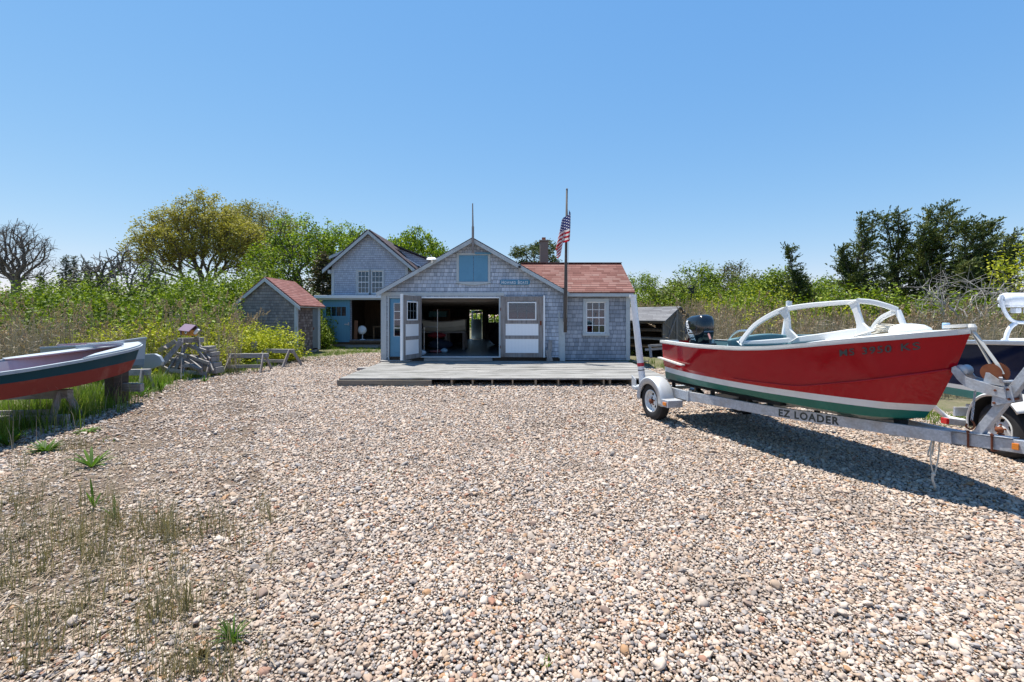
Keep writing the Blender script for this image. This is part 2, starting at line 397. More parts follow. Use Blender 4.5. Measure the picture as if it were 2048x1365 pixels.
# pebbles: nobody could count them - one object of points that instances lumpy stones
def pebble_points():
    out = []; sc = []
    for (d0, d1, sp, sz) in ((1.4, 3.6, .0152, 1.0), (3.6, 6.2, .0190, 1.15), (6.2, 9.5, .0240, 1.35), (9.5, 15.5, .0330, 1.7), (15.5, 22.5, .065, 2.4)):
        xs = np.arange(-1.28*d1-1.8, 1.25*d1+1.2, sp); ys = np.arange(d0, d1, sp)
        X, Y = np.meshgrid(xs, ys); P = np.stack([X.ravel(), Y.ravel()], 1)+rng.uniform(-.5, .5, (X.size, 2))*sp*1.1
        P = P[(P[:, 0] > -1.26*P[:, 1]-1.8) & (P[:, 0] < 1.23*P[:, 1]+1.2)]
        P = P[inside(P, GP2)]
        P = P[~((P[:, 0] > -4.3) & (P[:, 0] < 3.7) & (P[:, 1] > 11.75))]
        keep = rng.uniform(size=len(P)) < np.where(P[:, 0] < -.55*P[:, 1]-.2*hn(P, 1.1, 5), .18+.75*hn(P, 2.4, 3)*(.6+.4*hn(P, .8, 6)), (.90+.1*hn(P, 2.0, 4))*(.84+.16*np.clip(hn(P, .55, 8)*1.6, 0, 1)))
        P = P[keep]; s = np.exp(rng.normal(0, .40, len(P)))*.0072*sz
        big = rng.uniform(size=len(P)) < .03; s[big] *= 1.5
        out.append(P); sc.append(np.clip(s, .0045, .030))
    P = np.concatenate(out); s = np.concatenate(sc); n = len(P)
    S3 = np.stack([s*rng.uniform(.85, 1.45, n), s*rng.uniform(.75, 1.15, n), s*rng.uniform(.45, .8, n)], 1)
    Rt = np.stack([rng.normal(0, .32, n), rng.normal(0, .32, n), rng.uniform(0, 6.28, n)], 1)
    Z = .006+S3[:, 2]*rng.uniform(-.1, 1.0, n)+.012*hn(P, 1.3, 9)
    return np.column_stack([P, Z]), S3, Rt
V, S3, Rt = pebble_points(); print('pebbles', len(V))
me = bpy.data.meshes.new('pebbles'); me.vertices.add(len(V)); me.vertices.foreach_set('co', V.astype(np.float32).ravel())
for nm, A in (('sc', S3), ('rt', Rt)):
    a = me.attributes.new(nm, 'FLOAT_VECTOR', 'POINT'); a.data.foreach_set('vector', A.astype(np.float32).ravel())
k = NT('pebble'); oi = k.n('ObjectInfo'); n_ = k.noise(k.coord(), 2.5, 4)
c = k.ramp(oi.outputs['Random'], PEB, True); c = k.mix(k.maprange(n_, .35, .7, 0, .35), c, (.30,.25,.205))
c = k.mix(.08, c, (.40,.34,.29)); dn = k.noise(oi.outputs['Location'], 1.1, 4); c = k.mix(k.maprange(dn, .50, .68, 0, .5), c, (.235,.19,.155)); M['pebble'] = k.fin(c, .75, 0, spec=.3)
me.materials.append(M['pebble'])
po = bpy.data.objects.new('pebbles', me); link(po); tag(po, 'small mixed grey, white and tan pebbles covering the yard', 'gravel', kind='stuff')
g = bpy.data.node_groups.new('pebble_scatter', 'GeometryNodeTree')
g.interface.new_socket('Geometry', in_out='INPUT', socket_type='NodeSocketGeometry'); g.interface.new_socket('Geometry', in_out='OUTPUT', socket_type='NodeSocketGeometry')
N = g.nodes; L = g.links; gi = N.new('NodeGroupInput'); go = N.new('NodeGroupOutput')
ji = N.new('GeometryNodeGeometryToInstance')
for q in range(4):
    ico = N.new('GeometryNodeMeshIcoSphere'); ico.inputs['Subdivisions'].default_value = 2
    sp = N.new('GeometryNodeSetPosition'); nz = N.new('ShaderNodeTexNoise'); nz.inputs['Scale'].default_value = 1.15; nz.inputs['Detail'].default_value = 1
    pp = N.new('GeometryNodeInputPosition'); ad = N.new('ShaderNodeVectorMath'); ad.operation = 'ADD'; ad.inputs[1].default_value = (q*7.3, q*3.1, 2)
    L.new(pp.outputs[0], ad.inputs[0]); L.new(ad.outputs[0], nz.inputs['Vector'])
    sb = N.new('ShaderNodeVectorMath'); sb.operation = 'SUBTRACT'; sb.inputs[1].default_value = (.5, .5, .5); L.new(nz.outputs['Color'], sb.inputs[0])
    sc_ = N.new('ShaderNodeVectorMath'); sc_.operation = 'SCALE'; sc_.inputs['Scale'].default_value = 1.85; L.new(sb.outputs[0], sc_.inputs[0])
    L.new(ico.outputs['Mesh'], sp.inputs['Geometry']); L.new(sc_.outputs[0], sp.inputs['Offset'])
    ss = N.new('GeometryNodeSetShadeSmooth'); L.new(sp.outputs[0], ss.inputs[0])
    sm = N.new('GeometryNodeSetMaterial'); sm.inputs['Material'].default_value = M['pebble']; L.new(ss.outputs[0], sm.inputs[0])
    L.new(sm.outputs[0], ji.inputs[0])
ip = N.new('GeometryNodeInstanceOnPoints'); ip.inputs['Pick Instance'].default_value = True
L.new(gi.outputs[0], ip.inputs['Points']); L.new(ji.outputs[0], ip.inputs['Instance'])
for nm, key in (('sc', 'Scale'), ('rt', 'Rotation')):
    a = N.new('GeometryNodeInputNamedAttribute'); a.data_type = 'FLOAT_VECTOR'; a.inputs[0].default_value = nm; L.new(a.outputs[0], ip.inputs[key])
L.new(ip.outputs[0], go.inputs[0])
md = po.modifiers.new('scatter', 'NODES'); md.node_group = g
# ------------------------------------------------------------------ buildings
def wall_y(mb, x0, x1, z0, z1, y, t, holes=()):       # wall in a plane of constant y, thick towards +y, with openings
    xs = sorted({x0, x1, *[h[0] for h in holes], *[h[1] for h in holes]}); zs = sorted({z0, z1, *[h[2] for h in holes], *[h[3] for h in holes]})
    def solid(i, j):
        if i < 0 or j < 0 or i >= len(xs)-1 or j >= len(zs)-1: return False
        cx = (xs[i]+xs[i+1])/2; cz = (zs[j]+zs[j+1])/2
        return not any(h[0] < cx < h[1] and h[2] < cz < h[3] for h in holes)
    for i in range(len(xs)-1):
        for j in range(len(zs)-1):
            if not solid(i, j): continue
            a, c, d, e = xs[i], xs[i+1], zs[j], zs[j+1]
            mb.add([(a,y,d),(c,y,d),(c,y,e),(a,y,e)], [(0,1,2,3)]); mb.add([(a,y+t,d),(c,y+t,d),(c,y+t,e),(a,y+t,e)], [(3,2,1,0)])
            if not solid(i-1, j): mb.add([(a,y,d),(a,y+t,d),(a,y+t,e),(a,y,e)], [(3,2,1,0)])
            if not solid(i+1, j): mb.add([(c,y,d),(c,y+t,d),(c,y+t,e),(c,y,e)], [(0,1,2,3)])
            if not solid(i, j-1): mb.add([(a,y,d),(c,y,d),(c,y+t,d),(a,y+t,d)], [(3,2,1,0)])
            if not solid(i, j+1): mb.add([(a,y,e),(c,y,e),(c,y+t,e),(a,y+t,e)], [(0,1,2,3)])
def window(parent, x0, x1, z0, z1, y, cols, rows, trim=.09, fm=None, split=True, tm=None, depth=.05):
    tm = tm or M['trim']; fm = fm or M['white']
    b = MB(); b.box(x0-trim, x1+trim, y-.035, y+.02, z1, z1+trim); b.box(x0-trim, x0, y-.033, y+.02, z0, z1); b.box(x1, x1+trim, y-.033, y+.02, z0, z1)
    b.box(x0-trim-.02, x1+trim+.02, y-.06, y+.02, z0-trim*.8, z0)
    fr = b.build('window', tm, parent, bevel=.004)
    s = MB(); e = .035; yy = y+.005
    s.box(x0, x1, yy, yy+.03, z0, z0+e); s.box(x0, x1, yy, yy+.03, z1-e, z1); s.box(x0, x0+e, yy, yy+.03, z0+e, z1-e); s.box(x1-e, x1, yy, yy+.03, z0+e, z1-e)
    if split: zm = (z0+z1)/2; s.box(x0+e, x1-e, yy-.004, yy+.028, zm-.02, zm+.02)
    for i in range(1, cols): xx = x0+(x1-x0)*i/cols; s.box(xx-.009, xx+.009, yy+.004, yy+.022, z0+e, z1-e)
    for j in range(1, rows):
        zz = z0+(z1-z0)*j/rows
        if split and abs(zz-(z0+z1)/2) < .03: continue
        s.box(x0+e, x1-e, yy+.005, yy+.021, zz-.009, zz+.009)
    s.build('sash', fm, fr)
    g = MB(); g.box(x0+e, x1-e, yy+.030, yy+.034, z0+e, z1-e); g.build('pane', M['glass'], fr)
    return fr
def gable_roof_y(mb, xl, zl, xp, zp, xr, zr, y0, y1, t=.07):       # ridge along y
    for (xa, za, xb, zb) in ((xl, zl, xp, zp), (xp, zp, xr, zr)):
        n = Vector((-(zb-za), 0, xb-xa)).normalized()*t
        a = Vector((xa,y0,za)); c = Vector((xb,y0,zb))
        mb.prism([a, c, c+n, a+n], (0, y1-y0, 0))
def rake(mb, xl, zl, xp, zp, xr, zr, y, w=.17, t=.04):
    for (xa, za, xb, zb) in ((xl, zl, xp, zp), (xp, zp, xr, zr)):
        d = Vector((xb-xa, 0, zb-za)).normalized(); n = Vector((d.z, 0, -d.x)); 
        if n.z > 0: n = -n
        a = Vector((xa,y,za)); c = Vector((xb,y,zb))
        mb.prism([a, c, c+Vector((0,0,-w/abs(n.z)*1.0)), a+Vector((0,0,-w/abs(n.z)))], (0, t, 0))

# ---- the boat shed with the big doors
YB = 15.7; X = lambda px: (px-CX)/FPX*YB; Z = lambda py: EYE-(py-CY)/FPX*YB
BL, BR, BB = -4.61, 1.67, .10; EZ = 2.60; PX_, PZ_ = -1.484, 4.40; YE = 28.6; FL = .347
shed = thing('boat_shed', 'grey shingled boat shed with gabled front, wide double doors open and red roofed side wing', 'boat shed', (-1.4, YB, .2))
b = MB()
wall_y(b, BL, BR, .33, 2.50, YB, .12, [(-3.28, -.587, .33, 2.366), (-4.36, -3.56, .33, 2.366)])
LD = (X(918), X(976), Z(564), Z(511))
def gz(x): return PZ_-.07-abs(x-PX_)*((PZ_-EZ)/(PX_-BL))
b.prism([(BL, YB, 2.50), (BR, YB, 2.50), (BR, YB, gz(BR)), (PX_, YB, gz(PX_)), (BL, YB, gz(BL))], (0, .12, 0))
b.box(BL, BL+.12, YB+.12, YE, .33, 2.5); b.box(BR-.12, BR, YB+.12, YE, .33, 2.5)
HB = [(X(942)/YB*YE*1.0-.02, X(942)/YB*YE+.92, FL, FL+2.06), (1.0, 1.5, 1.5, 2.12)]
wall_y(b, BL, BR, .33, 2.5, YE, .12, [(-2.92, -2.12, FL, 2.16), (-1.73, -1.37, 1.40, 1.87), (-1.32, -.96, 1.40, 1.87)])
b.build('wall', M['shingle'], shed)
b = MB(); b.box(BL+.12, BR-.12, YB+.1, YE-.01, FL-.1, FL-.004)
k = NT('shed_floor'); n_ = k.noise(k.pos(), 1.6, 5); M['floor'] = k.fin(k.mix(n_, (.10,.13,.15), (.22,.26,.29)), .4, 0, k.bump(n_, .1, .01))
b.build('floor', M['floor'], shed)
b = MB(); b.box(BL+.12, BR-.12, YB+.13, YE-.01, 2.42, 2.47)
for i in range(14):
    y = YB+.5+i*.92; b.box(BL+.13, BR-.13, y, y+.06, 2.26, 2.41)
b.build('ceiling', weathered('shed_ceiling', (.16,.15,.14), 0), shed)
b = MB(); 
for (a0, a1, c0, c1) in ((BL+.125, BL+.16, YB+.14, YE-.02), (BR-.16, BR-.125, YB+.14, YE-.02)): b.box(a0, a1, c0, c1, FL, 2.4)
wall_y(b, BL+.17, BR-.17, FL, 2.40, YE-.05, .04, [(-2.92, -2.12, FL, 2.16), (-1.73, -1.37, 1.40, 1.87), (-1.32, -.96, 1.40, 1.87)])
b.build('lining', weathered('shed_lining', (.17,.16,.155), 2, brown=.7), shed)
b = MB(); gable_roof_y(b, BL-.10, EZ-.04, PX_, PZ_, BR+.10, EZ+.0-.04, YB-.22, YE+.2, .03)
roof = b.build('roof', M['roof_dark'], shed)
b = MB(); cx_, cy_ = 1.24, 20.2; cw = .18
b.box(cx_-cw, cx_+cw, cy_-.2, cy_+.2, 2.6, 5.05); b.box(cx_-cw-.03, cx_+cw+.03, cy_-.23, cy_+.23, 5.05, 5.11); b.box(cx_-cw-.02, cx_+cw+.14, cy_-.22, cy_+.24, 3.9, 4.12)
ch = b.build('chimney', M['brick'], roof, bevel=.01)
b = MB(); b.box(cx_-.09, cx_+.07, cy_-.1, cy_+.1, 5.11, 5.24); b.build('chimney_pot', plain('clay', (.28,.10,.06), .8), roof)
b = MB(); rake(b, BL-.14, EZ-.05, PX_, PZ_-.01, BR+.14, EZ-.05, YB-.26, .12)
b.build('rake_board', M['trim'], shed)
for q5 in ((BL-.02, BL+.15, YB-.03, YB+.02, .2, 2.52), (BL+.19, BL+.25, YB-.045, YB+.02, .2, 2.45), (BR-.16, BR+.02, YB-.03, YB+.02, .2, 1.68), (BL-.045, BL-.021, YB-.03, YB+.14, .2, 2.5)):
    b = MB(); b.box(*q5); b.build('corner_board', M['trim'], shed, bevel=.004)
b = MB(); b.box(BL+.0, X(1008), YB-.035, YB-.001, 2.45, 2.57); b.build('frieze_board', M['trim'], shed, bevel=.004)
b = MB()
for (a0, a1) in ((-4.42, -4.36), (-3.56, -3.50)): b.box(a0, a1, YB-.03, YB+.13, .33, 2.43)
b.box(-4.36, -3.56, YB-.03, YB+.13, 2.366, 2.43)
for (a0, a1) in ((-3.34, -3.28), (-.587, -.53)): b.box(a0, a1, YB-.035, YB+.14, .33, 2.43)
b.mat(1); b.box(-3.28, -.587, YB-.035, YB+.14, 2.366, 2.41); b.box(-3.34, -.53, YB-.05, YB+.1, .325, .352)
b.build('door_frame', [M['trim'], M['white']], shed, bevel=.004)
b = MB(); b.box(BL+.02, BR-.02, YB+.03, YB+.11, .0, .329); b.build('foundation', M['wood_dark'], shed)
b = MB(); b.box(X(850), X(985), YB-.20, YB-.02, .215, .31); b.build('doorstep', M['wood_x'], shed, bevel=.008)
b = MB(); b.box(X(766), X(826), YB-.42, YB-.12, .214, .25); b.build('doorstep', M['wood_x'], shed, bevel=.008)
# loft door
b = MB(); x0, x1, z0, z1 = LD; t = .085
b.box(x0-t, x1+t, YB-.035, YB-.001, z1, z1+t); b.box(x0-t, x0, YB-.034, YB-.001, z0, z1); b.box(x1, x1+t, YB-.034, YB-.001, z0, z1)
b.prism([(x0-t-.02, YB-.05, z0), (x1+t+.02, YB-.05, z0), (x1+t+.02, YB-.05, z0-.05), ((x0+x1)/2, YB-.05, z0-.13), (x0-t-.02, YB-.05, z0-.05)], (0, .049, 0))
fr = b.build('loft_door', M['trim'], shed, bevel=.004)
xm = (x0+x1)/2
for (a0, a1) in ((x0+.005, xm-.006), (xm+.006, x1-.005)):
    b = MB(); b.box(a0, a1, YB-.026, YB-.002, z0+.005, z1-.005); b.box(a0+.0, a1, YB-.031, YB-.026, z0+.04, z0+.07); b.build('door_leaf', M['blue'], fr, bevel=.004)
b = MB(); b.box(xm+.06, x1+.1, YB-.07, YB-.036, z1+.03, z1+.09); b.build('drip_cap', M['blue'], fr)
# entry door
b = MB(); x0, x1 = -4.355, -3.565
wall_y(b, x0, x1, FL+.005, 2.36, YB+.02, .045, [(x0+.13, x1-.13, 1.05, 2.2)])
for (a0, a1) in ((x0+.13, x0+.35), (x1-.35, x1-.13)): b.box(a0, a1, YB+.008, YB+.02, .5, .92)
ed = b.build('entry_door', M['blue'], shed, bevel=.005)
b = MB()
for i in range(5): z = 1.05+1.15*i/4; b.box(x0+.13, x1-.13, YB+.024, YB+.05, z-.012, z+.012)
b.box(x0+.13, x0+.15, YB+.026, YB+.048, 1.06, 2.19); b.box((x0+x1)/2-.012, (x0+x1)/2+.012, YB+.027, YB+.047, 1.06, 2.19); b.box(x1-.15, x1-.13, YB+.026, YB+.048, 1.06, 2.19)
b.build('glazing', M['white'], ed)
b = MB(); b.box(x0+.13, x1-.13, YB+.035, YB+.04, 1.05, 2.2); b.build('pane', M['glass'], ed)
b = MB(); b.tube([(x1-.06, YB+.0, 1.3), (x1-.06, YB-.05, 1.3)], .02); b.build('handle', M['galv'], ed)
def big_leaf(width, flip):
    """one leaf of the double door, hinge at x=0, reaching +x; window above two beadboard panels"""
    r = MB(); z0, z1 = .0, 2.09; t = .05
    st = .17
    r.box(0, st, 0, t, z0, z1); r.box(width-st, width, 0, t, z0, z1)
    for (a, c) in ((z0, .15), (.63, .75), (1.15, 1.24), (1.93, z1)): r.box(st, width-st, .002, t-.002, a, c)
    return r, st
def place_leaf(hx, hy, ang, width, label):
    Mx = Matrix.Translation((hx, hy, FL-.01)) @ Matrix.Rotation(ang, 4, 'Z')
    r, st = big_leaf(width, 0); r.v = [tuple(Mx @ Vector(p)) for p in r.v]
    leaf = r.build('door', M['wood_z'], shed, bevel=.005); leaf['label'] = label
    e = MB(); e.M = Mx; e.box(width, width+.055, -.01, .07, .0, 2.12); e.build('edge_board', M['white'], leaf)
    for (a, c) in ((.15, .63), (.75, 1.15)):
        q = MB(); q.M = Mx; q.box(st, width-st, .012, .038, a, c); q.build('panel', M['bead'], leaf)
    w0, w1, z0, z1 = st+.11, width-st-.11, 1.31, 1.86
    q = MB(); q.M = Mx; q.box(st, w0-.03, .004, .046, 1.24, 1.93); q.box(w1+.03, width-st, .004, .046, 1.24, 1.93)
    q.box(w0-.03, w1+.03, .004, .046, 1.24, z0-.03) ; q.build('rail', M['wood_z'], leaf)
    q = MB(); q.M = Mx
    q.box(w0-.04, w1+.04, -.012, .055, z0-.04, z0); q.box(w0-.04, w1+.04, -.012, .055, z1, z1+.04); q.box(w0-.04, w0, -.012, .055, z0, z1); q.box(w1, w1+.04, -.012, .055, z0, z1)
    wf = q.build('window', M['white'], leaf)
    q = MB(); q.M = Mx; wd = w1-w0
    for i in range(1, 3): xx = w0+wd*i/3; q.box(xx-.009, xx+.009, .012, .034, z0, z1)
    q.box(w0, w1, .011, .035, (z0+z1)/2-.007, (z0+z1)/2+.007); q.build('sash', M['blue_dull'], wf)
    q = MB(); q.M = Mx; q.box(w0, w1, .021, .025, z0, z1); q.build('pane', M['glass'], wf)
    for z in (.3, 1.6):
        q = MB(); q.M = Mx; q.tube([(0, -.02, z), (0, -.02, z+.1)], .014); q.build('hinge', M['rust'], leaf)
    q = MB(); q.M = Mx; q.box(width-.12, width-.06, -.02, .0, 1.1, 1.25); q.build('handle', M['rust'], leaf)
    return leaf
lf = place_leaf(-3.29, YB-.06, R(-109), 1.15, 'door leaf swung out towards the yard')
place_leaf(-.53, YB-.05, R(-4), 1.47, 'door leaf folded flat against the shingles')
b = MB(); b.box(X(1117)+0, X(1117)+.0+.05, YB-.02, YB-.001, .3, 1.9); b.build('batten', M['trim'], shed)
# flood lamp on the rake, mast at the peak, eave bracket
b = MB(); fx, fz = X(866), Z(522)
b.lathe((fx, YB-.30, fz+.05), (0, -.25, 1), [(.02, .03), (.12, .02), (.17, -.03), (.165, -.045), (.05, -.04)], 16)
b.tube([(fx, YB-.28, fz+.05), (fx, YB-.2, fz+.09)], .02); b.lathe((fx+.02, YB-.3, fz), (0, 0, -1), [(.03, 0), (.045, .05), (.03, .10), (.01, .12)], 12)
b.build('flood_lamp', M['white'], shed, autosm=40)
b = MB(); mx = X(947.5)
b.beam((mx, YB-.31, 3.88), (mx, YB-.31, 4.78), .075, .06, (0, 1, 0)); b.tube([(mx, YB-.31, 4.7), (mx-.01, YB-.31, 5.56)], [.03, .018], 8)
b.build('mast', M['wood_z'], shed)
b = MB(); b.box(X(1039)-.04, X(1039)+.04, YB-.33, YB-.26, Z(537)-.02, Z(537)+.05); b.build('bracket', M['dark'], shed)
b = MB(); b.box(X(841)-.03, X(841)+.03, YB-.33, YB-.26, Z(536)-.02, Z(536)+.03); b.build('bracket', M['dark'], shed)
# ---- side wing
YW = 15.78; WL, WR = BR+.02, 3.93
b = MB(); W0, W1, WZ0, WZ1 = X(1173), X(1212), Z(667), Z(604)
wall_y(b, WL, WR, .22, 2.5, YW, .12, [(W0, W1, WZ0, WZ1)]); b.box(WR-.12, WR, YW+.12, 19.4, .22, 2.5); wall_y(b, WL, WR-.13, .22, 2.5, 19.4, .12)
b.prism([(WR-.12, YW, 2.5), (WR-.12, 19.5, 2.5), (WR-.12, 17.65, 3.6)], (.12, 0, 0))
b.build('wing_wall', M['shingle_wing'], shed)
b = MB(); ez, rz, yr = 2.53, 3.75, 17.65
for (ya, za, yb, zb) in ((YW-.2, ez, yr, rz), (yr, rz, 19.65, ez)):
    n = Vector((0, -(zb-za), yb-ya)).normalized()*.06
    if ya < yr:
        a = Vector((BR+.09, ya, za)); c = Vector((BR+.09, yb, zb)); b.prism([a, c, c+n, a+n], (WR+.14-BR-.09, 0, 0))
        yi = YB+.16; zi = za+(zb-za)*(yi-ya)/(yb-ya); a = Vector((.2, yi, zi)); c = Vector((.2, yb, zb)); b.prism([a, c, c+n, a+n], (BR+.089-.2, 0, 0))
    else:
        a = Vector((.2, ya, za)); c = Vector((.2, yb, zb)); b.prism([a, c, c+n, a+n], (WR+.14-.2, 0, 0))
b.box(.2, WR+.15, yr-.12, yr+.12, rz+.045, rz+.075)
b.build('wing_roof', M['roof_red'], shed)
b = MB(); b.box(BR+.05, WR+.1, YW-.2, YW-.16, 2.42, 2.53); b.box(WR-.12, WR+.02, YW-.03, YW-.001, .22, 2.46); b.box(WL, WR, YW-.16, YW, 2.44, 2.47)
b.build('fascia', M['trim'], shed, bevel=.004)
window(shed, W0, W1, WZ0, WZ1, YW, 3, 4, .11)
b = MB(); b.box(WL+.05, WR-.2, YW+.8, YW+.84, .3, 2.4); b.build('wing_backing', M['dark'], shed)  # dark backing sheet behind the wing window
# interior rear door ajar, let light through
b = MB(); b.M = Matrix.Translation((-2.14, YE+.02, FL)) @ Matrix.Rotation(R(160), 4, 'Z')
b.box(0, .72, 0, .04, 0, 1.25); b.box(0, .72, 0, .04, 1.62, 1.79); b.box(0, .10, 0, .04, 1.25, 1.62); b.box(.62, .72, 0, .04, 1.25, 1.62); b.box(.34, .38, 0, .04, 1.25, 1.62)
b.build('rear_door', paint('pale_blue', (.5,.68,.8), .5), shed)

def text_mesh(txt, size, extrude=.0, shear=0, bold=0, space=1.0):
    cu = bpy.data.curves.new('t', 'FONT'); cu.body = txt; cu.size = size; cu.extrude = extrude; cu.shear = shear; cu.offset = bold; cu.space_character = space
    cu.resolution_u = 4
    o = bpy.data.objects.new('t', cu); COL.objects.link(o); dg = bpy.context.evaluated_depsgraph_get(); dg.update()
    me = bpy.data.meshes.new_from_object(o.evaluated_get(dg)); V = [v.co.copy() for v in me.vertices]; F = [tuple(p.vertices) for p in me.polygons]
    bpy.data.objects.remove(o); bpy.data.curves.remove(cu); bpy.data.meshes.remove(me)
    x0 = min(v.x for v in V); x1 = max(v.x for v in V); 
    for v in V: v.x -= x0
    return V, F, x1-x0
# ---- name board
sx0, sx1, sz0, sz1 = X(1000), X(1060), Z(570), Z(560)
sg = MB(); r_ = (sz1-sz0)/2
poly = [(sx0+r_*.6-math.cos(t)*r_*.6, YB-.05, (sz0+sz1)/2+math.sin(t)*r_) for t in np.linspace(-1.57, 1.57, 8)]+[(sx1-r_*.6+math.cos(t)*r_*.6, YB-.05, (sz0+sz1)/2+math.sin(t)*r_) for t in np.linspace(1.57, -1.57, 8)]
sg.prism(poly, (0, .04, 0))
sign = sg.build('name_board', M['sign']); tag(sign, 'blue board lettered in white fixed to the shingles right of the loft door', 'sign')
tb = MB(); x = sx0+.06
for (txt, size) in (('H', .165), ('OWARD', .13), (' ', .1), ('B', .165), ('OATS', .13)):
    if txt == ' ': x += .07; continue
    V, F, wd = text_mesh(txt, size, .002, bold=.0, space=1.12); sc = 1.0
    tb.add([(x+v.x, YB-.0535-v.z, sz0+.028+v.y) for v in V], [f[::-1] for f in F]); x += wd+.022
k_ = (sx1-.06-(sx0+.06))/(x-(sx0+.06)); tb.v = [(sx0+.06+(p[0]-sx0-.06)*k_, p[1], p[2]) for p in tb.v]
tb.build('lettering', M['letter_white'], sign)

# ---- deck
DF, DB = 11.2, 15.55; DL, DR = -4.36, 3.82
deck = thing('wooden_deck', 'low weathered plank deck in front of the open boat shed', 'deck', (0, DF, 0))
b = MB(); bw = .142; n = int((DB-DF)/bw)
for i in range(n+1):
    y = DF+i*bw; xa = DL-(y-DF)*.035; xb = DR+(y-DF)*.0+.02*random.random(); cuts = [xa]
    while cuts[-1] < xb-4: cuts.append(cuts[-1]+random.uniform(2.4, 4.6))
    cuts = [c for c in cuts if c < xb-1]+[xb]
    for c0, c1 in zip(cuts, cuts[1:]):
        z = random.gauss(0, .003); b.box(c0+.003, c1-.003, y+.004, y+bw-.004, .172+z, .207+z)
k = NT('decking'); p = k.pos(); sp_ = k.sep(p); row = k.math('FLOOR', k.math('DIVIDE', k.math('SUBTRACT', sp_[1], DF), bw))
wn = k.n('TexWhiteNoise', noise_dimensions='1D'); k.l(row, wn.inputs['W'])
g_ = k.noise(k.comb(k.math('ADD', k.math('MULTIPLY', sp_[0], 1.1), k.math('MULTIPLY', row, 13.3)), k.math('MULTIPLY', sp_[1], 22), 0), 1, 6, .7)
c = k.ramp(g_, [(.30, (.06,.056,.05)), (.43, (.19,.182,.17)), (.52, (.32,.312,.295)), (.68, (.46,.45,.43))])
c = k.mix(k.math('MULTIPLY', wn.outputs[0], .35), c, (.2,.19,.175)); st_ = k.noise(k.comb(sp_[0], k.math('MULTIPLY', sp_[1], 3), 0), 1.1, 5)
c = k.mix(k.maprange(st_, .5, .66, 0, .65), c, (.11,.11,.095)); M['deck'] = k.fin(c, .85, 0, k.bump(g_, .5, .006), spec=.2)
b.build('decking', M['deck'], deck)
b = MB(); b.box(DL-.02, X(862)/YB*DF*1.0+.02, DF-.04, DF-.002, -.02, .165); b.build('fascia_board', M['lumber'] if 0 else weathered('fascia_wood', (.22,.19,.15), 0), deck, bevel=.006)
b = MB(); b.box(DL-.05, DL-.012, DF, DB, -.02, .168); b.build('fascia_board', M['wood_y'], deck)
for px in (903, 945, 984, 1025, 1072, 1117, 1163, 1208, 1221, 1264):
    x = (px-CX)/FPX*DF; b = MB(); b.box(x-.02+random.gauss(0, .004), x+.02, DF+.03, DB, -.02, .170); b.build('joist', weathered('joist_wood', (.30,.24,.17), 2) if px == 903 else bpy.data.materials['joist_wood'], deck)
b = MB(); b.box(X(1262)-.0, X(1292), YB-.35, YB-.28, .21, .235)
tag(b.build('loose_board', M['wood_x'], loc=(4.2, YB, .2)), 'thin loose board lying on the deck by the wing corner', 'board')
b = MB(); b.box(-5.05, -4.28-.3, 14.4, 14.7, .0, .11); tag(b.build('timber_step', M['wood_x'], loc=(-4.7, 14.5, 0), bevel=.01), 'short timber step beside the left end of the deck', 'step')
b = MB(); x = (1208-2*0-1032)/FPX*DF-.25; b.box(x, x+.16, DF-.02, DF+.08, .0, .07)
tag(b.build('wood_block', M['lumber'], loc=(x, DF, 0), bevel=.01), 'small brown wood block lying under the deck edge', 'wood block')

# ---- planks leaning on the wall by the corner
b = MB(); b.beam((X(1096), YB-.28, .21), (X(1101), YB-.06, .21+.72), .14, .03, (0, 1, 0)); b.beam((X(1100), YB-.3, .21), (X(1094), YB-.2, .6), .16, .05, (0, 1, 0))
tag(b.build('leaning_plank', M['wood_z'], loc=(X(1098), YB-.2, .21)), 'short grey plank leaning on the shingles right of the open door leaf', 'plank')

# ---- flagpole and flag
fp = thing('flagpole', 'tall grey wooden flagpole bolted to the corner of the boat shed', 'flagpole', (X(1130), YB-.3, .9))
b = MB(); b.tube([(X(1128.5), YB-.33, 1.2), (X(1129.5), YB-.33, 3.2), (X(1131.7), YB-.33, 6.03)], [.06, .052, .03], 10); b.build('pole', weathered('pole_wood', (.10,.09,.085), 2), fp, smooth=True)
b = MB(); b.box(X(1126), X(1133), YB-.29, YB-.03, 1.55, 2.6); b.build('mounting_board', M['wood_z'], fp, bevel=.005)
b = MB(); b.lathe((X(1131.7), YB-.33, 6.02), (0, 0, 1), [(.01, .0), (.035, .01), (.035, .03), (.01, .05)], 10); b.build('truck', M['wood_z'], fp)
b = MB(); b.tube([(X(1131), YB-.40, 5.95), (X(1135), YB-.40, 4.4), (X(1131), YB-.39, 1.7)], .005, 5); b.build('halyard', M['rope'], fp)
k = NT('flag_cloth'); uv = k.n('UVMap').outputs[0]; s_ = k.sep(uv)
st = k.math('MODULO', k.math('FLOOR', k.math('MULTIPLY', s_[1], 13)), 2.0)
c = k.mix(st, (.50,.012,.03), (.78,.76,.76))
can = k.math('MULTIPLY', k.math('LESS_THAN', s_[0], .4), k.math('GREATER_THAN', s_[1], .4615))
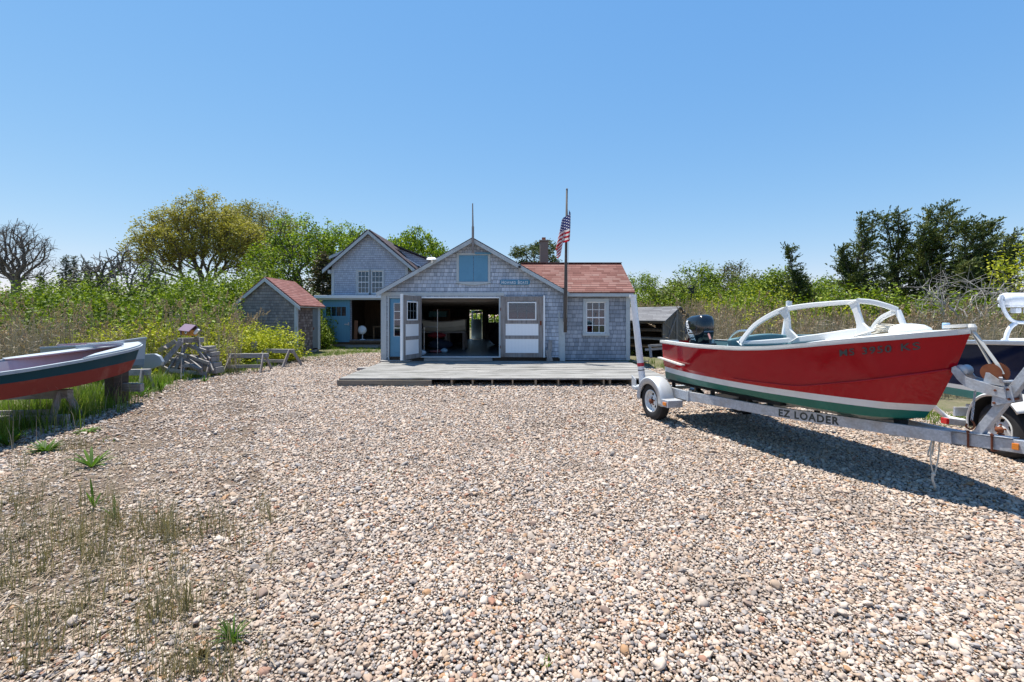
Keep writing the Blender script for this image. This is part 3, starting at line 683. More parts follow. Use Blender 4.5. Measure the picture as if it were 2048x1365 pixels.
# stars: dots on a staggered grid
u_ = k.math('MULTIPLY', s_[0], 12/.4); v_ = k.math('MULTIPLY', k.math('SUBTRACT', s_[1], .4615), 10/.5385)
def stars(du, dv):
    a = k.math('SUBTRACT', k.math('FRACT', k.math('ADD', k.math('MULTIPLY', u_, .5), du)), .5); e = k.math('SUBTRACT', k.math('FRACT', k.math('ADD', k.math('MULTIPLY', v_, .5), dv)), .5)
    return k.math('LESS_THAN', k.math('ADD', k.math('MULTIPLY', a, a), k.math('MULTIPLY', e, e)), .035)
cc = k.mix(k.math('MAXIMUM', stars(0, 0), stars(.5, .5)), (.02,.03,.16), (.8,.8,.8))
k.fin(k.mix(can, c, cc), .8); tt = k.n('BsdfTranslucent'); k.l(k.mix(can, c, cc), tt.inputs[0]); ms = k.n('MixShader'); ms.inputs[0].default_value = .35
k.l(k.b.outputs[0], ms.inputs[1]); k.l(tt.outputs[0], ms.inputs[2]); k.l(ms.outputs[0], k.out.inputs[0])
# limp flag: hangs from its hoist, folded in pleats
nu, nv = 46, 30; vs = []; uvs = []
for j in range(nv+1):
    v = j/nv
    for i in range(nu+1):
        u = i/nu
        hoist = Vector((X(1132.5), YB-.42, 4.38+v*.95))
        xo = -.36*math.sin(min(u*1.35, 1)*1.57)*(.55+.45*(1-v)) + .10*math.sin(u*9.5+v*1.5)*(.3+u)+(.14*math.exp(-((u-.16)/.1)**2))
        yo = .13*math.sin(u*12.0+v*2)*(.3+.7*u)-.05
        zo = -u*(.62+.35*v)-.10*u*u
        vs.append(hoist+Vector((xo, yo, zo))); uvs.append((u, v))
fs = [(j*(nu+1)+i, j*(nu+1)+i+1, (j+1)*(nu+1)+i+1, (j+1)*(nu+1)+i) for j in range(nv) for i in range(nu)]
b = MB(); b.add(vs, fs); fl = b.build('flag', k.m, smooth=True, loc=(X(1132), YB-.42, 4.4))
uvl = fl.data.uv_layers.new(name='UVMap')
for lp in fl.data.loops: uvl.data[lp.index].uv = uvs[lp.vertex_index]
tag(fl, 'red, white and blue striped flag hanging limp from the flagpole', 'flag')

# ---- things inside the boat shed
d = thing('dinghy', 'small cream dinghy resting on a wooden bench inside the open shed', 'dinghy', (-3.2, 19.6, 1.2))
b = MB(); rows = []
for i in range(9):
    t = i/8; x = -4.15+2.0*t; wd = .42*math.sin(math.pi*(.18+.66*t))**.6; sh = 1.62-.10*math.sin(t*3.14)
    rows.append([(x, 19.6-wd, sh), (x, 19.6-wd*.92, sh-.24), (x, 19.6-wd*.55, sh-.42), (x, 19.6, sh-.5), (x, 19.6+wd*.55, sh-.42), (x, 19.6+wd*.92, sh-.24), (x, 19.6+wd, sh)])
b.grid(rows); b.f.append((0,1,2,3,4,5,6)); b.m.append(0); b.f.append(tuple(8*7+6-q for q in range(7))); b.m.append(0); b.build('hull', paint('cream', (.68,.67,.58), .5), d)
b = MB(); b.tube([rows[i][0] for i in range(9)], .025, 6); b.tube([rows[i][6] for i in range(9)], .025, 6); b.build('gunwale', M['wood_x'], d)
bn = thing('work_bench', 'pale wooden bench carrying the cream dinghy inside the shed', 'bench', (-2.9, 19.6, FL))
b = MB(); b.box(-4.2, -2.1, 19.1, 20.1, 1.05, 1.11); b.build('bench_top', M['wood_x'], bn)
for x in (-4.1, -3.0, -2.25):
    for y in (19.15, 20.0):
        b = MB(); b.box(x, x+.1, y, y+.09, FL, 1.05); b.build('leg', M['wood_z'], bn)
def lump(name, label, cat, c, r, mat, seed=0, group=None):
    b = MB(); g = np.random.default_rng(seed); rows = []
    for i in range(9):
        ph = math.pi*i/8
        rows.append([(c[0]+r[0]*math.sin(ph)*math.cos(t)*(1+.2*math.sin(3*t+seed)), c[1]+r[1]*math.sin(ph)*math.sin(t), c[2]+r[2]*(.0-math.cos(ph)*1.0)*(1+.18*math.sin(2*t+seed*2))+r[2]) for t in np.linspace(0, 2*math.pi, 15)])
    b.grid(rows); o = b.build(name, mat, loc=c, smooth=True); return tag(o, label, cat, group)
lump('duffel_bag', 'red bag lying on the pile under the dinghy bench', 'bag', (-3.35, 18.9, .85), (.38, .25, .11), plain('red_cloth', (.28,.02,.03), .8), 1)
lump('tarpaulin_heap', 'dark folded tarpaulin heap on the floor under the dinghy bench', 'tarpaulin', (-3.2, 18.9, FL), (.5, .3, .23), plain('navy_cloth', (.015,.03,.06), .7), 2)
lump('boat_cushion', 'dusty pink cushion on the floor just inside the shed doors', 'cushion', (-3.0, 17.6, FL), (.34, .2, .05), plain('pink_cloth', (.34,.11,.12), .8), 3)
lump('plastic_bag', 'crumpled pale blue plastic bag beside the pink cushion', 'bag', (-2.75, 17.5, FL), (.13, .12, .08), plain('pale_blue_plastic', (.4,.6,.75), .3), 4)
lump('covered_engine', 'tall black covered shape in the middle of the shed floor', 'covered engine', (-.95, 22.5, FL), (.34, .4, .46), M['dark'], 5)
lump('cable_heap', 'low black heap beside the tall covered shape', 'heap', (-.3, 22.3, FL), (.55, .35, .2), M['dark'], 6)
lump('life_jacket', 'black padded jacket hanging over the rack near the left door', 'jacket', (-3.95, 18.2, 1.15), (.22, .2, .2), M['dark'], 7)
lump('rag_pile', 'white and blue rag on the floor behind the left door leaf', 'rag', (-3.42, 16.3, FL), (.17, .12, .1), plain('rag_cloth', (.5,.58,.66), .8), 8)
b = MB(); b.box(-3.9, -3.1, 21.4, 21.5, 1.5, 2.1); tag(b.build('plywood_sheet', M['wood_brown'], loc=(-3.5, 21.4, 1.5)), 'brown board hung high on the left inside the shed', 'board')
b = MB(); b.box(-4.0, -3.2, 20.9, 21.2, 1.72, 1.95); b.box(-4.02, -3.18, 20.88, 21.22, 1.95, 1.98); tag(b.build('storage_box', plain('teal_plastic', (.06,.22,.26), .5), loc=(-3.6, 21, 1.7)), 'teal box on a shelf behind the cream dinghy', 'box')
cab = thing('tool_cabinet', 'brown wooden cabinet standing against the back of the shed', 'cabinet', (-3.1, 26, FL))
b = MB(); b.box(-3.9, -2.85, 25.8, 26.4, FL, 1.75); b.build('body', M['wood_brown'], cab); b = MB(); b.box(-3.86, -3.39, 25.77, 25.797, FL+.05, 1.7); b.build('door', M['wood_brown'], cab); b = MB(); b.box(-3.36, -2.9, 25.77, 25.797, FL+.05, 1.7); b.build('door', M['wood_brown'], cab)
b = MB(); b.tube([(X(875)/YB*17, 17, FL), (X(875)/YB*17, 17, 2.0)], .011, 8); b.tube([(X(875)/YB*17-.5, 17, 1.35), (X(875)/YB*17, 17, 1.35)], .010, 8); b.tube([(X(875)/YB*17-.5, 17, FL), (X(875)/YB*17-.5, 17, 1.35)], .011, 8)
tag(b.build('metal_rack', M['alu'], loc=(-2.9, 17, FL)), 'thin pale metal rack upright inside the left edge of the wide doorway', 'rack')
wb = thing('low_table', 'dark low table with boxes along the right side of the shed', 'table', (.6, 21.5, FL))
b = MB(); b.box(.0, 1.4, 20.5, 23.5, 1.0, 1.06); b.build('table_top', M['wood_dark'], wb); b = MB(); b.box(.05, 1.38, 20.55, 23.4, FL, .98); b.build('cupboard', M['dark'], wb)
for i, (x, y, s) in enumerate(((.3, 20.8, .2), (.8, 21.3, .26), (.35, 22.4, .18))):
    b = MB(); b.box(x, x+s*1.5, y, y+s, 1.062, 1.062+s); b.box(x-.01, x+s*1.5+.01, y-.01, y+s+.01, 1.062+s, 1.08+s)
    tag(b.build('crate', plain('crate%d' % i, ((.05,.06,.08), (.10,.09,.08), (.03,.05,.08))[i], .7), loc=(x, y, 1.06)), ('small dark crate at the near end of the low table', 'larger brown crate in the middle of the low table', 'small navy crate at the far end of the low table')[i], 'crate')

# ---- rear house
YH = 26.0; HX = lambda px: (px-CX)/FPX*YH; HZ = lambda py: EYE-(py-CY)/FPX*YH
hs = thing('shingled_house', 'two storey grey shingled house with paired upper window and open blue door', 'house', (HX(740), YH, 0))
hl, hr = HX(664), HX(816); pk, pz = HX(739), HZ(463); el, er, ezz = HX(650), HX(832), HZ(541)
b = MB()
wall_y(b, hl, hr, .35, 4.45, YH, .14, [(HX(702), hr-.4, .42, 2.72), (HX(715.5), HX(738), 3.08+.0, 4.35), (HX(743), HX(765.5), 3.08, 4.35)])
sl_ = (pz-ezz)/(pk-el); sr_ = (pz-ezz)/(er-pk)
b.prism([(hl, YH, 4.45), (hr, YH, 4.45), (hr, YH, pz-.1-(hr-pk)*sr_), (pk, YH, pz-.1), (hl, YH, pz-.1-(pk-hl)*sl_)], (0, .14, 0))
b.box(hl, hl+.14, YH+.14, YH+8.5, 0, 4.45); b.box(hr-.14, hr, YH+.14, YH+8.5, 0, 4.45); wall_y(b, hl, hr, 0, 4.45, YH+8.5, .14)
b.build('wall', M['shingle_small'], hs)
b = MB(); gable_roof_y(b, el, ezz, pk, pz, er, ezz, YH-.25, YH+8.9, .09); rf = b.build('roof', M['roof_dark'], hs)
b = MB(); rake(b, el-.04, ezz-.01, pk, pz+.0, er+.04, ezz-.01, YH-.3, .15, .045); b.build('rake_board', M['trim'], hs)
for q5 in ((hl-.02, hl+.14, YH-.03, YH-.001, 2.96, 4.5), (hr-.16, hr, YH-.03, YH-.001, 2.96, 4.55)):
    b = MB(); b.box(*q5); b.build('corner_board', M['trim'], hs)
b = MB(); b.box(hl-.16, hl-.02, YH-.2, YH+8.4, 4.2, 4.4); b.build('gutter', M['trim'], hs)
# dormers on both slopes
b = MB(); b.prism([(el-.32, YH+1.4, 5.30), (pk-.4, YH+1.4, 6.35), (pk-.4, YH+1.4, 6.43), (el-.32, YH+1.4, 5.38)], (0, 5.6, 0)); b.build('dormer_roof', M['roof_dark'], hs)
b = MB(); b.prism([(el-.34, YH+1.35, 5.20), (pk-.4, YH+1.35, 6.29), (pk-.4, YH+1.35, 6.44), (el-.34, YH+1.35, 5.38)], (0, .05, 0)); b.build('dormer_fascia', M['trim'], hs)
b = MB(); b.prism([(el-.02, YH+1.6, 4.3), (pk-.5, YH+1.6, 6.2), (el-.02, YH+1.6, 5.37)], (0, 5.2, 0)); b.build('dormer_wall', M['shingle_small'], hs)
b = MB(); b.prism([(pk+.9, YH+1.8, 6.1), (er+1.35, YH+1.8, 4.86), (er+1.35, YH+1.8, 4.94), (pk+.9, YH+1.8, 6.18)], (0, 5.6, 0)); b.build('dormer_roof', M['roof_dark'], hs)
b = MB(); b.prism([(pk+1.0, YH+2.0, 6.0), (er+.0, YH+2.0, 4.5), (er+1.0, YH+2.0, 4.95)], (0, 5.2, 0)); b.build('dormer_wall', M['shingle_small'], hs)
b = MB(); b.beam((er-1.5, YH+1.0, 5.62), (er+.5, YH+1.0, 4.46), .04, .12, (0, 1, 0)); b.build('flashing', M['white'], hs)
window(hs, HX(715.5), HX(738), 3.08, 4.35, YH+.0, 3, 4, .10); window(hs, HX(743), HX(765.5), 3.08, 4.35, YH, 3, 4, .10)
b = MB(); b.box(hl+.2, hr-.2, YH+1.2, YH+1.25, 3.0, 4.4); b.build('dark_backing', M['dark'], hs)  # dark sheet added behind the upper panes, standing in for an unlit room
# pent board over the door and the door itself, slid open to the left
b = MB(); b.box(HX(634), HX(815), YH-.42, YH-.0, 2.78, 2.95); b.build('pent_roof', M['white'], hs, bevel=.01)
b = MB(); b.box(HX(640), HX(815), YH-.34, YH-.01, 2.70, 2.775); b.build('door_track', M['trim'], hs)
bx0, bx1 = HX(647.5), HX(702); b = MB(); yd = YH-.16
wall_y(b, bx0, bx1, .30, 2.70, yd, .05, [(bx0+.2, bx1-.22, 1.78, 2.3)]); b.box(bx0, bx1, yd-.02, yd-.001, 1.60, 1.72); b.box(bx0, bx0+.1, yd-.018, yd-.001, .3, 1.6); b.box(bx1-.1, bx1, yd-.018, yd-.001, .3, 1.6)
dr = b.build('sliding_door', M['blue_bead'], hs)
b = MB()
for (a0, a1, c0, c1) in ((bx0+.15, bx1-.17, 2.3, 2.36), (bx0+.15, bx1-.17, 1.72, 1.78), (bx0+.14, bx0+.2, 1.78, 2.3), (bx1-.22, bx1-.16, 1.78, 2.3)): b.box(a0, a1, yd-.03, yd+.04, c0, c1)
for i in (1, 2, 3): xx = bx0+.2+(bx1-bx0-.42)*i/4; b.box(xx-.012, xx+.012, yd, yd+.03, 1.78, 2.3)
wf = b.build('window', M['blue'], dr); b = MB(); b.box(bx0+.2, bx1-.22, yd+.02, yd+.025, 1.78, 2.3); b.build('pane', M['glass'], dr)
b = MB(); b.box(bx1-.3, bx1-.05, yd-.05, yd-.02, 1.28, 1.34); b.box(bx1-.1, bx1-.03, yd-.06, yd-.02, 1.25, 1.42); b.build('latch', M['galv'], dr)
b = MB(); b.box(hl+.1, hr-.1, YH-.05, YH+8.4, .2, .4); b.box(HX(702), hr, YH-.25, YH-.06, .28, .40); b.build('floor', M['wood_brown'], hs)
b = MB(); b.box(hl, hr, YH+.02, YH+.1, 0, .35); b.box(HX(700), HX(763), YH-.7, YH-.3, 0, .12); b.build('foundation', M['block'], hs)
b = MB(); b.box(hl+.2, hr-.2, YH+5.0, YH+5.05, .4, 3); b.box(hl+.2, hr-.2, YH+.5, YH+5, 2.85, 2.9); b.box(hl+.16, hl+.2, YH+.2, YH+5, .4, 2.9); b.box(hr-.2, hr-.16, YH+.2, YH+5, .4, 2.9); b.build('lining', M['wood_brown'], hs)
b = MB(); b.lathe((HX(718.5), YH+.5, HZ(661)), (0, -1, 0), [(.0, .10), (.17, .09), (.255, .04), (.26, .0), (.0, -.01)], 28)
b.tube([(HX(718.5), YH+.55, HZ(661)-.2), (HX(718.5), YH+.55, .4)], .03); b.lathe((HX(718.5), YH+.55, .4), (0,0,1), [(.17, 0), (.17, .02), (.03, .05)], 16)
tag(b.build('drum_fan', M['white_gloss'], loc=(HX(718.5), YH+.5, .4), smooth=True), 'round white pedestal fan just inside the rear house doorway', 'fan')
b = MB(); b.beam((HX(706.5), YH+.35, .42), (HX(707.5), YH+.4, 1.52), .2, .03, (0, 1, 0)); tag(b.build('cabinet_board', plain('reddish_wood', (.20,.08,.035), .6), loc=(HX(706), YH+.4, .4)), 'reddish brown upright board beside the round white fan', 'board')
tb_ = thing('workshop_table', 'dim workshop table with clutter inside the rear house', 'table', (HX(740), YH+2, .4))
b = MB(); b.box(HX(728), HX(760), YH+1.5, YH+2.5, 1.1, 1.16); b.build('table_top', M['lumber'], tb_)
for x in (HX(729), HX(757)):
    b = MB(); b.box(x, x+.08, YH+1.55, YH+1.65, .4, 1.1); b.build('leg', M['lumber'], tb_)

# ---- small shed
YS = 20.5; sl0, sr0, spx, spz, sez = -12.62, -9.88, -11.26, 3.47, 2.36
sh = thing('garden_shed', 'small grey shingled shed with a red roof and plank side door', 'shed', (spx, YS, 0))
b = MB(); sl2 = (spz-sez)/(spx-sl0)
b.prism([(sl0, YS, .12), (sr0, YS, .12), (sr0, YS, sez-.05), (spx, YS, spz-.08), (sl0, YS, sez-.05)], (0, .1, 0))
b.mat(1); b.box(sl0, sl0+.1, YS+.1, 22.9, .12, sez-.06)
for (a0, a1, c0, c1) in ((YS+.1, 22.1, .12, sez-.06), (22.1, 22.65, 2.12, sez-.06), (22.65, 22.9, .12, sez-.06)): b.box(sr0-.1, sr0, a0, a1, c0, c1)
b.prism([(sl0, 22.9, .12), (sr0, 22.9, .12), (sr0, 22.9, sez-.05), (spx, 22.9, spz-.08), (sl0, 22.9, sez-.05)], (0, .1, 0))
b.build('wall', [M['shingle_shed'], M['shingle_brown']], sh)
b = MB(); gable_roof_y(b, sl0-.18, sez-.18, spx, spz, sr0+.18, sez-.16, YS-.1, 23.1, .06); b.build('roof', M['roof_red_y'], sh)
b = MB(); rake(b, sl0-.2, sez-.19, spx, spz, sr0+.2, sez-.17, YS-.14, .12); b.build('rake_board', M['trim'], sh)
b = MB(); b.box(sr0+.02, sr0+.15, YS-.1, 23.1, sez-.2, sez-.13); b.build('fascia', M['trim'], sh)
for q5 in ((sl0-.01, sl0+.1, YS-.025, YS-.001, .1, sez-.1), (sr0-.1, sr0+.02, YS-.025, YS-.001, .1, sez-.05), (sr0+.002, sr0+.022, YS, YS+.1, .1, sez-.06), (sr0+.002, sr0+.022, 22.66, 22.9, .1, sez-.06)):
    b = MB(); b.box(*q5); b.build('corner_board', M['trim'], sh)
b = MB(); b.box(sr0-.04, sr0+.01, 22.1, 22.65, .2, 2.12); dd = b.build('door', M['blue_dull'], sh); b = MB(); b.box(sr0+.01, sr0+.035, 22.14, 22.2, 1.1, 1.22); b.build('handle', M['rust'], dd)
b = MB(); b.box(sl0+.02, sr0-.02, YS+.02, 22.88, 0, .12); b.build('foundation', M['block'], sh)

# ---- lumber rack with a gabled roof, turned to the yard
ls = thing('lumber_shed', 'open fronted lumber rack under a low grey gabled roof beside the wing', 'lumber shed', (5.5, 20, 0))
A0 = Vector((6.2, 19.0, 0)); ge = Vector((1.5, 1.2, 0)).normalized(); ln = Vector((-ge.y, ge.x, 0)); GW, LL = 1.95, 4.1
def q(a, l, z): return A0+ge*a+ln*l+Vector((0, 0, z))
b = MB(); z0, zp = 1.60, 2.13
for (a0, za, a1, zb) in ((-.15, z0-.08, GW/2, zp), (GW/2, zp, GW+.15, z0-.08)):
    nrm = (ge*-(zb-za)+Vector((0,0,1))*(a1-a0)).normalized()*.05
    b.prism([q(a0, -.15, za), q(a1, -.15, zb), q(a1, -.15, zb)+nrm, q(a0, -.15, za)+nrm], ln*(LL+.3))
b.build('roof', M['roof_grey'], ls)
b = MB()
for i in range(10):
    a0 = GW*i/10; a1 = GW*(i+1)/10-.012; top = lambda a: z0+(zp-z0)*(1-abs(a-GW/2)/(GW/2))-.03
    b.prism([q(a0, .0, .0), q(a1, .0, .0), q(a1, .0, top(a1)), q(a0, .0, top(a0))], ln*.03)
b.build('gable_wall', weathered('shed_plank', (.20,.18,.16), 2, brown=.5), ls)
b = MB(); b.beam(q(.05, -.03, .5), q(.8, -.03, 1.7), .09, .03, ge.cross(Vector((0,0,1)))); b.beam(q(GW*.45, -.03, 0), q(GW*.45, -.03, 2.0), .1, .03, ge.cross(Vector((0,0,1)))); b.beam(q(GW*.7, -.03, 0), q(GW*.7, -.03, 1.85), .1, .03, ge.cross(Vector((0,0,1)))); b.build('brace', M['wood_z'], ls)
for l in (.05, 1.35, 2.7, 4.0):
    for a in (.03, GW-.05):
        b = MB(); b.beam(q(a, l, 0), q(a, l, z0-.03), .09, .09); b.build('post', M['wood_z'], ls)
b = MB(); b.prism([q(GW, .1, .0), q(GW, LL, .0), q(GW, LL, 1.5), q(GW, .1, 1.5)], ge*.03); b.build('back_wall', M['wood_dark'], ls)
for z in (.35, .7, 1.05, 1.38):
    b = MB()
    for l in (.1, 1.4, 2.75): b.beam(q(.02, l, z), q(GW-.1, l, z), .08, .06)
    b.build('shelf_bar', M['wood_brown'], ls)
BW = ['wood_x', 'lumber', 'wood_brown', 'lumber', 'wood_x']; lab = []
i = 0
for zi, z in enumerate((.42, .77, 1.12, 1.44)):
    for a in (.06, .34, .7):
        i += 1; dz = random.uniform(0, .05)
        b = MB(); b.beam(q(a, random.uniform(-.1, .15), z+dz), q(a+random.uniform(-.05, .1), LL-random.uniform(.2, 1.2), z+dz), .16, random.uniform(.04, .09))
        tag(b.build('lumber_board', M[BW[i % 5]], loc=q(a, 1, z)), '%s long board on the %s tier of the open lumber rack' % (('front', 'middle', 'rearmost')[(i-1) % 3], ('lowest', 'second lowest', 'third', 'topmost')[zi]), 'board', 'boards stored in the lumber rack')
# ------------------------------------------------------------------ boats
class Frame:                         # u aft from the bow along the keel, w to the side facing the camera, z up
    def __init__(s, B, aft, near): s.B = Vector((*B, 0)); s.a = Vector((*aft, 0)).normalized(); s.n = Vector((*near, 0)).normalized()
    def __call__(s, u, w, z): return s.B+s.a*u+s.n*w+Vector((0, 0, z))
def interp(u, us, vs): return float(np.interp(u, us, vs))
def smoothtab(us, vs, n=60):
    uu = np.linspace(us[0], us[-1], n); vv = np.interp(uu, us, vs); k = np.array([1, 2, 3, 2, 1])/9
    pad = np.concatenate([[2*vv[0]-vv[2], 2*vv[0]-vv[1]], vv, [2*vv[-1]-vv[-2], 2*vv[-1]-vv[-3]]]); return uu, np.convolve(pad, k, 'valid')
class Hull:
    """rows: list of (tab_w, tab_z, stem_u) from keel to sheer; every row starts on the stem at its own u."""
    def __init__(s, F, rows, L): s.F = F; s.rows = [(smoothtab(*r[0]), smoothtab(*r[1]), r[2]) for r in rows]; s.L = L
    def pt(s, r, t, side=1, off=0.0, dz=0):
        (wu, wv), (zu, zv), su = s.rows[r]; u = su+(s.L-su)*t
        w = max(0.0, float(np.interp(u, wu, wv))*min(1, ((u-su)/.22))**.75 if u < su+.22 else float(np.interp(u, wu, wv)))
        return s.F(u, side*(w+off), float(np.interp(u, zu, zv))+dz)
    def strip(s, mb, r0, r1, mats, side, n=44, off=0.0, sub=1):
        R_ = []
        for k in range(sub+1):
            f = k/sub; R_.append([s.pt(r0, (i/n)**1.25, side, off).lerp(s.pt(r1, (i/n)**1.25, side, off), f) for i in range(n+1)])
        mb.mat(mats); 
        if side > 0: R_ = R_[::-1]
        mb.grid(R_)
F1 = Frame((4.14, 4.13), (-.259, .966), (-.966, -.259))
L1 = 4.1
wS = ([0, .2, .4, .8, 1.2, 1.75, 2.3, 3, 3.6, 4.1], [0, .17, .31, .49, .62, .73, .76, .735, .65, .55])
zS = ([0, .25, .48, .76, 1.22, 1.6, 2.05, 2.8, 4.1], [1.60, 1.555, 1.515, 1.475, 1.40, 1.35, 1.315, 1.295, 1.30])
rows1 = [
 (([0, 4.2], [0, 0]), ([0, .36, .52, .8, 1.2, 2.2, 4.1], [.84, .75, .66, .60, .565, .53, .57]), .42),                                   # keel
 (([0, .4, .8, 1.2, 1.75, 2.3, 3, 3.6, 4.1], [0, .17, .34, .47, .60, .64, .63, .56, .47]), ([0, .3, .7, 1.1, 1.6, 2, 2.9, 4.1], [.80, .72, .68, .68, .69, .70, .68, .645]), .38),   # chine
 (([0, .4, .8, 1.2, 1.75, 2.3, 3, 3.6, 4.1], [0, .22, .41, .54, .655, .695, .675, .59, .485]), ([0, 4.2], [.79, .765]), .335),    # green | white
 (([0, .4, .8, 1.2, 1.75, 2.3, 3, 3.6, 4.1], [0, .245, .43, .56, .67, .71, .685, .60, .49]), ([0, 4.2], [.86, .85]), .28),         # white | red
 (([0, .4, .8, 1.2, 1.75, 2.3, 3, 3.6, 4.1], [0, .30, .455, .60, .695, .73, .70, .62, .515]), ([0, .12, .4, .7, 1.25, 1.9, 4.1], [1.27, 1.235, 1.13, 1.05, .92, .90, .90]), .125),   # knuckle
 (wS, zS, .0)]
H1 = Hull(F1, rows1, L1)
mb1 = thing('motorboat', 'red and green wooden motorboat with white windshield frame, sitting on its trailer', 'motorboat', F1(1.8, 0, 0))
b = MB()
for side in (1, -1):
    for r, m in ((0, 0), (1, 0), (2, 1), (3, 2), (4, 2)): H1.strip(b, r, r+1, m, side, sub=3 if r == 4 else 1)
tr = [H1.pt(r, 1, 1) for r in range(6)]; tl = [H1.pt(r, 1, -1) for r in range(6)]
for r, m in ((0, 0), (1, 0), (2, 1), (3, 2), (4, 2)): b.mat(m); b.add([tr[r], tr[r+1], tl[r+1], tl[r]], [(0,1,2,3)])
hull = b.build('hull', [M['hull_green'], M['hull_white'], M['hull_red']], mb1, autosm=28)
# painted line of the knuckle, spray rail on the quarter
b = MB(); pts = [H1.pt(4, t, 1, .010) for t in np.linspace(.0, .52, 40)]; b.tube(pts, [.011*(1-.75*i/39)+.002 for i in range(40)], 6); b.build('knuckle_moulding', M['hull_red'], hull, smooth=True)
b = MB(); pts = [F1(u, interp(u, [3.3, 4.1], [.70, .535])+.02, interp(u, [3.3, 4.2], [.965, 1.0])) for u in np.linspace(3.05+.2, 4.18, 10)]; b.ribbon(pts, .06, .022); b.build('spray_rail', M['rubrail'], hull)
for side in (1, -1):
    b = MB(); b.mat(0)
    b.ribbon([H1.pt(5, t, side, .012, -.012) for t in np.linspace(0, 1, 50)], .045, .05); b.ribbon([H1.pt(5, t, side, .022, -.016) for t in np.linspace(0, 1, 50)], .03, .018)
    b.build('rub_rail', M['rubrail'], mb1)
# inner liner, floor, transom top
b = MB()
for side in (1, -1):
    R_ = [[H1.pt(5, t, side, -.07, .0) for t in np.linspace(.18, .985, 30)], [H1.pt(5, t, side, -.13, -.45) for t in np.linspace(.18, .985, 30)]]
    b.grid(R_ if side > 0 else R_[::-1])
a_ = [H1.pt(5, t, 1, -.13, -.45) for t in np.linspace(.18, .985, 30)]; c_ = [H1.pt(5, t, -1, -.13, -.45) for t in np.linspace(.18, .985, 30)]
b.grid([a_, c_]); b.build('liner', M['liner'], mb1)
b = MB()
for side in (1, -1):
    R_ = [[H1.pt(5, t, side, .005, .006) for t in np.linspace(.3, 1, 30)], [H1.pt(5, t, side, -.075, .012) for t in np.linspace(.3, 1, 30)]]
    b.grid(R_[::-1] if side > 0 else R_)
b.prism([F1(4.1, -.52, 1.0), F1(4.1, .52, 1.0), F1(4.1, .52, 1.31), F1(4.1, .25, 1.31), F1(4.1, .22, 1.22), F1(4.1, -.22, 1.22), F1(4.1, -.25, 1.31), F1(4.1, -.52, 1.31)], F1(4.05, 0, 0)-F1(4.1, 0, 0)); b.build('side_deck', M['white_gloss'], mb1)
# foredeck with camber
b = MB(); R_ = []
for t in np.linspace(0, .30, 16):
    u = t*L1; wv = H1.pt(5, t, 1)-H1.pt(5, t, -1); c0 = H1.pt(5, t, -1); row = []
    for j in range(9): s = j/8; row.append(c0+wv*s+Vector((0, 0, .008+.05*(1-(2*s-1)**2)*min(1, u/.5))))
    R_.append(row)
b.grid(R_); fd = b.build('foredeck', M['white_gloss'], mb1, smooth=True)
b = MB(); c = F1(.50, .02, 1.55); b.lathe(c, (0, 0, 1), [(.17, -.03), (.175, .02), (.16, .055), (.11, .085), (.04, .095), (.001, .097)], 24); b.build('hatch_dome', M['white_gloss'], fd, smooth=True)
b = MB(); b.box(-.02, .02, -.02, .02, 0, .01); c = F1(.30, -.16, 1.60); b.v = []; b.f = []; b.m = []; b.lathe(c, (0, 0, 1), [(.03, 0), (.03, .05), (.025, .055), (.024, .02)], 14); b.build('cup_holder', plain('pale_blue_pl', (.35,.55,.75), .4), mb1)
b = MB(); b.ribbon([F1(.02, .0, 1.635), F1(.2, .0, 1.62)], .09, .03); b.lathe(F1(.0, 0, 1.62), (0, 0, 1), [(.03, -.03), (.034, .0), (.02, .03)], 10); b.build('bow_chock', M['rubrail'], mb1)
# windshield frame: near side arch of two openings, centre post, far arch
def Wp(px, py, w_near):              # point in the plane of the near windshield side
    return at(px, py, w_near)
def side_D(px): return float(np.interp(px, [1470, 1560, 1640, 1712, 1735], [6.36, 5.83, 5.33, 4.92, 4.80]))
wf = MB()
def strut(pts, wds, th=.035, n=30):
    P = []; 
    for (px, py) in pts: P.append(at(px, py, side_D(px)))
    C = bez(P, n)
    wv = [float(np.interp(i/(len(C)-1), np.linspace(0, 1, len(wds)), wds)) for i in range(len(C))]
    nrm = F1.n*1.0; vs = []; fs = []
    for i, p in enumerate(C):
        d = (C[min(i+1, len(C)-1)]-C[max(0, i-1)]).normalized(); s = d.cross(nrm).normalized()*wv[i]/2; tt = nrm*th/2
        vs += [p-s-tt, p+s-tt, p+s+tt, p-s+tt]
    for i in range(len(C)-1):
        for k2 in range(4): a = i*4+k2; c = i*4+(k2+1) % 4; fs.append((a, c, c+4, a+4))
    fs += [(0,1,2,3), (len(C)*4-1, len(C)*4-2, len(C)*4-3, len(C)*4-4)]; wf.add(vs, fs)
strut([(1481, 687), (1491, 673), (1509, 652), (1536, 634), (1566, 620.5), (1610, 612.5), (1660, 607.5), (1706, 604.5), (1716, 604.5)], [.085, .07, .065, .068, .068, .06, .054, .05, .055])
strut([(1481, 686), (1530, 684.5), (1580, 681), (1640, 675), (1700, 669), (1738, 665.5)], [.05, .06, .07, .085, .115, .10])
strut([(1566, 619), (1574, 636), (1577, 660), (1588, 682)], [.14, .08, .075, .16])
strut([(1707, 605), (1714, 625), (1721, 648), (1728, 668)], [.10, .07, .075, .19])
C1 = at(1713, 602, 4.92); C2 = at(1795, 620.5, 4.735); C3 = at(1810, 658, 4.66)
wf.ribbon(bez([C1, at(1745, 605, 4.85), at(1772, 612, 4.78), C2], 14), .045, [.055]*13)
wf.ribbon(bez([C2, at(1803, 640, 4.69), C3], 10), .05, [.042]*11)
wf.ribbon(bez([at(1789, 624, 4.75), at(1766, 635, 4.95), at(1752, 648, 5.1), at(1744, 660, 5.2)], 12), .04, [.05]*13)
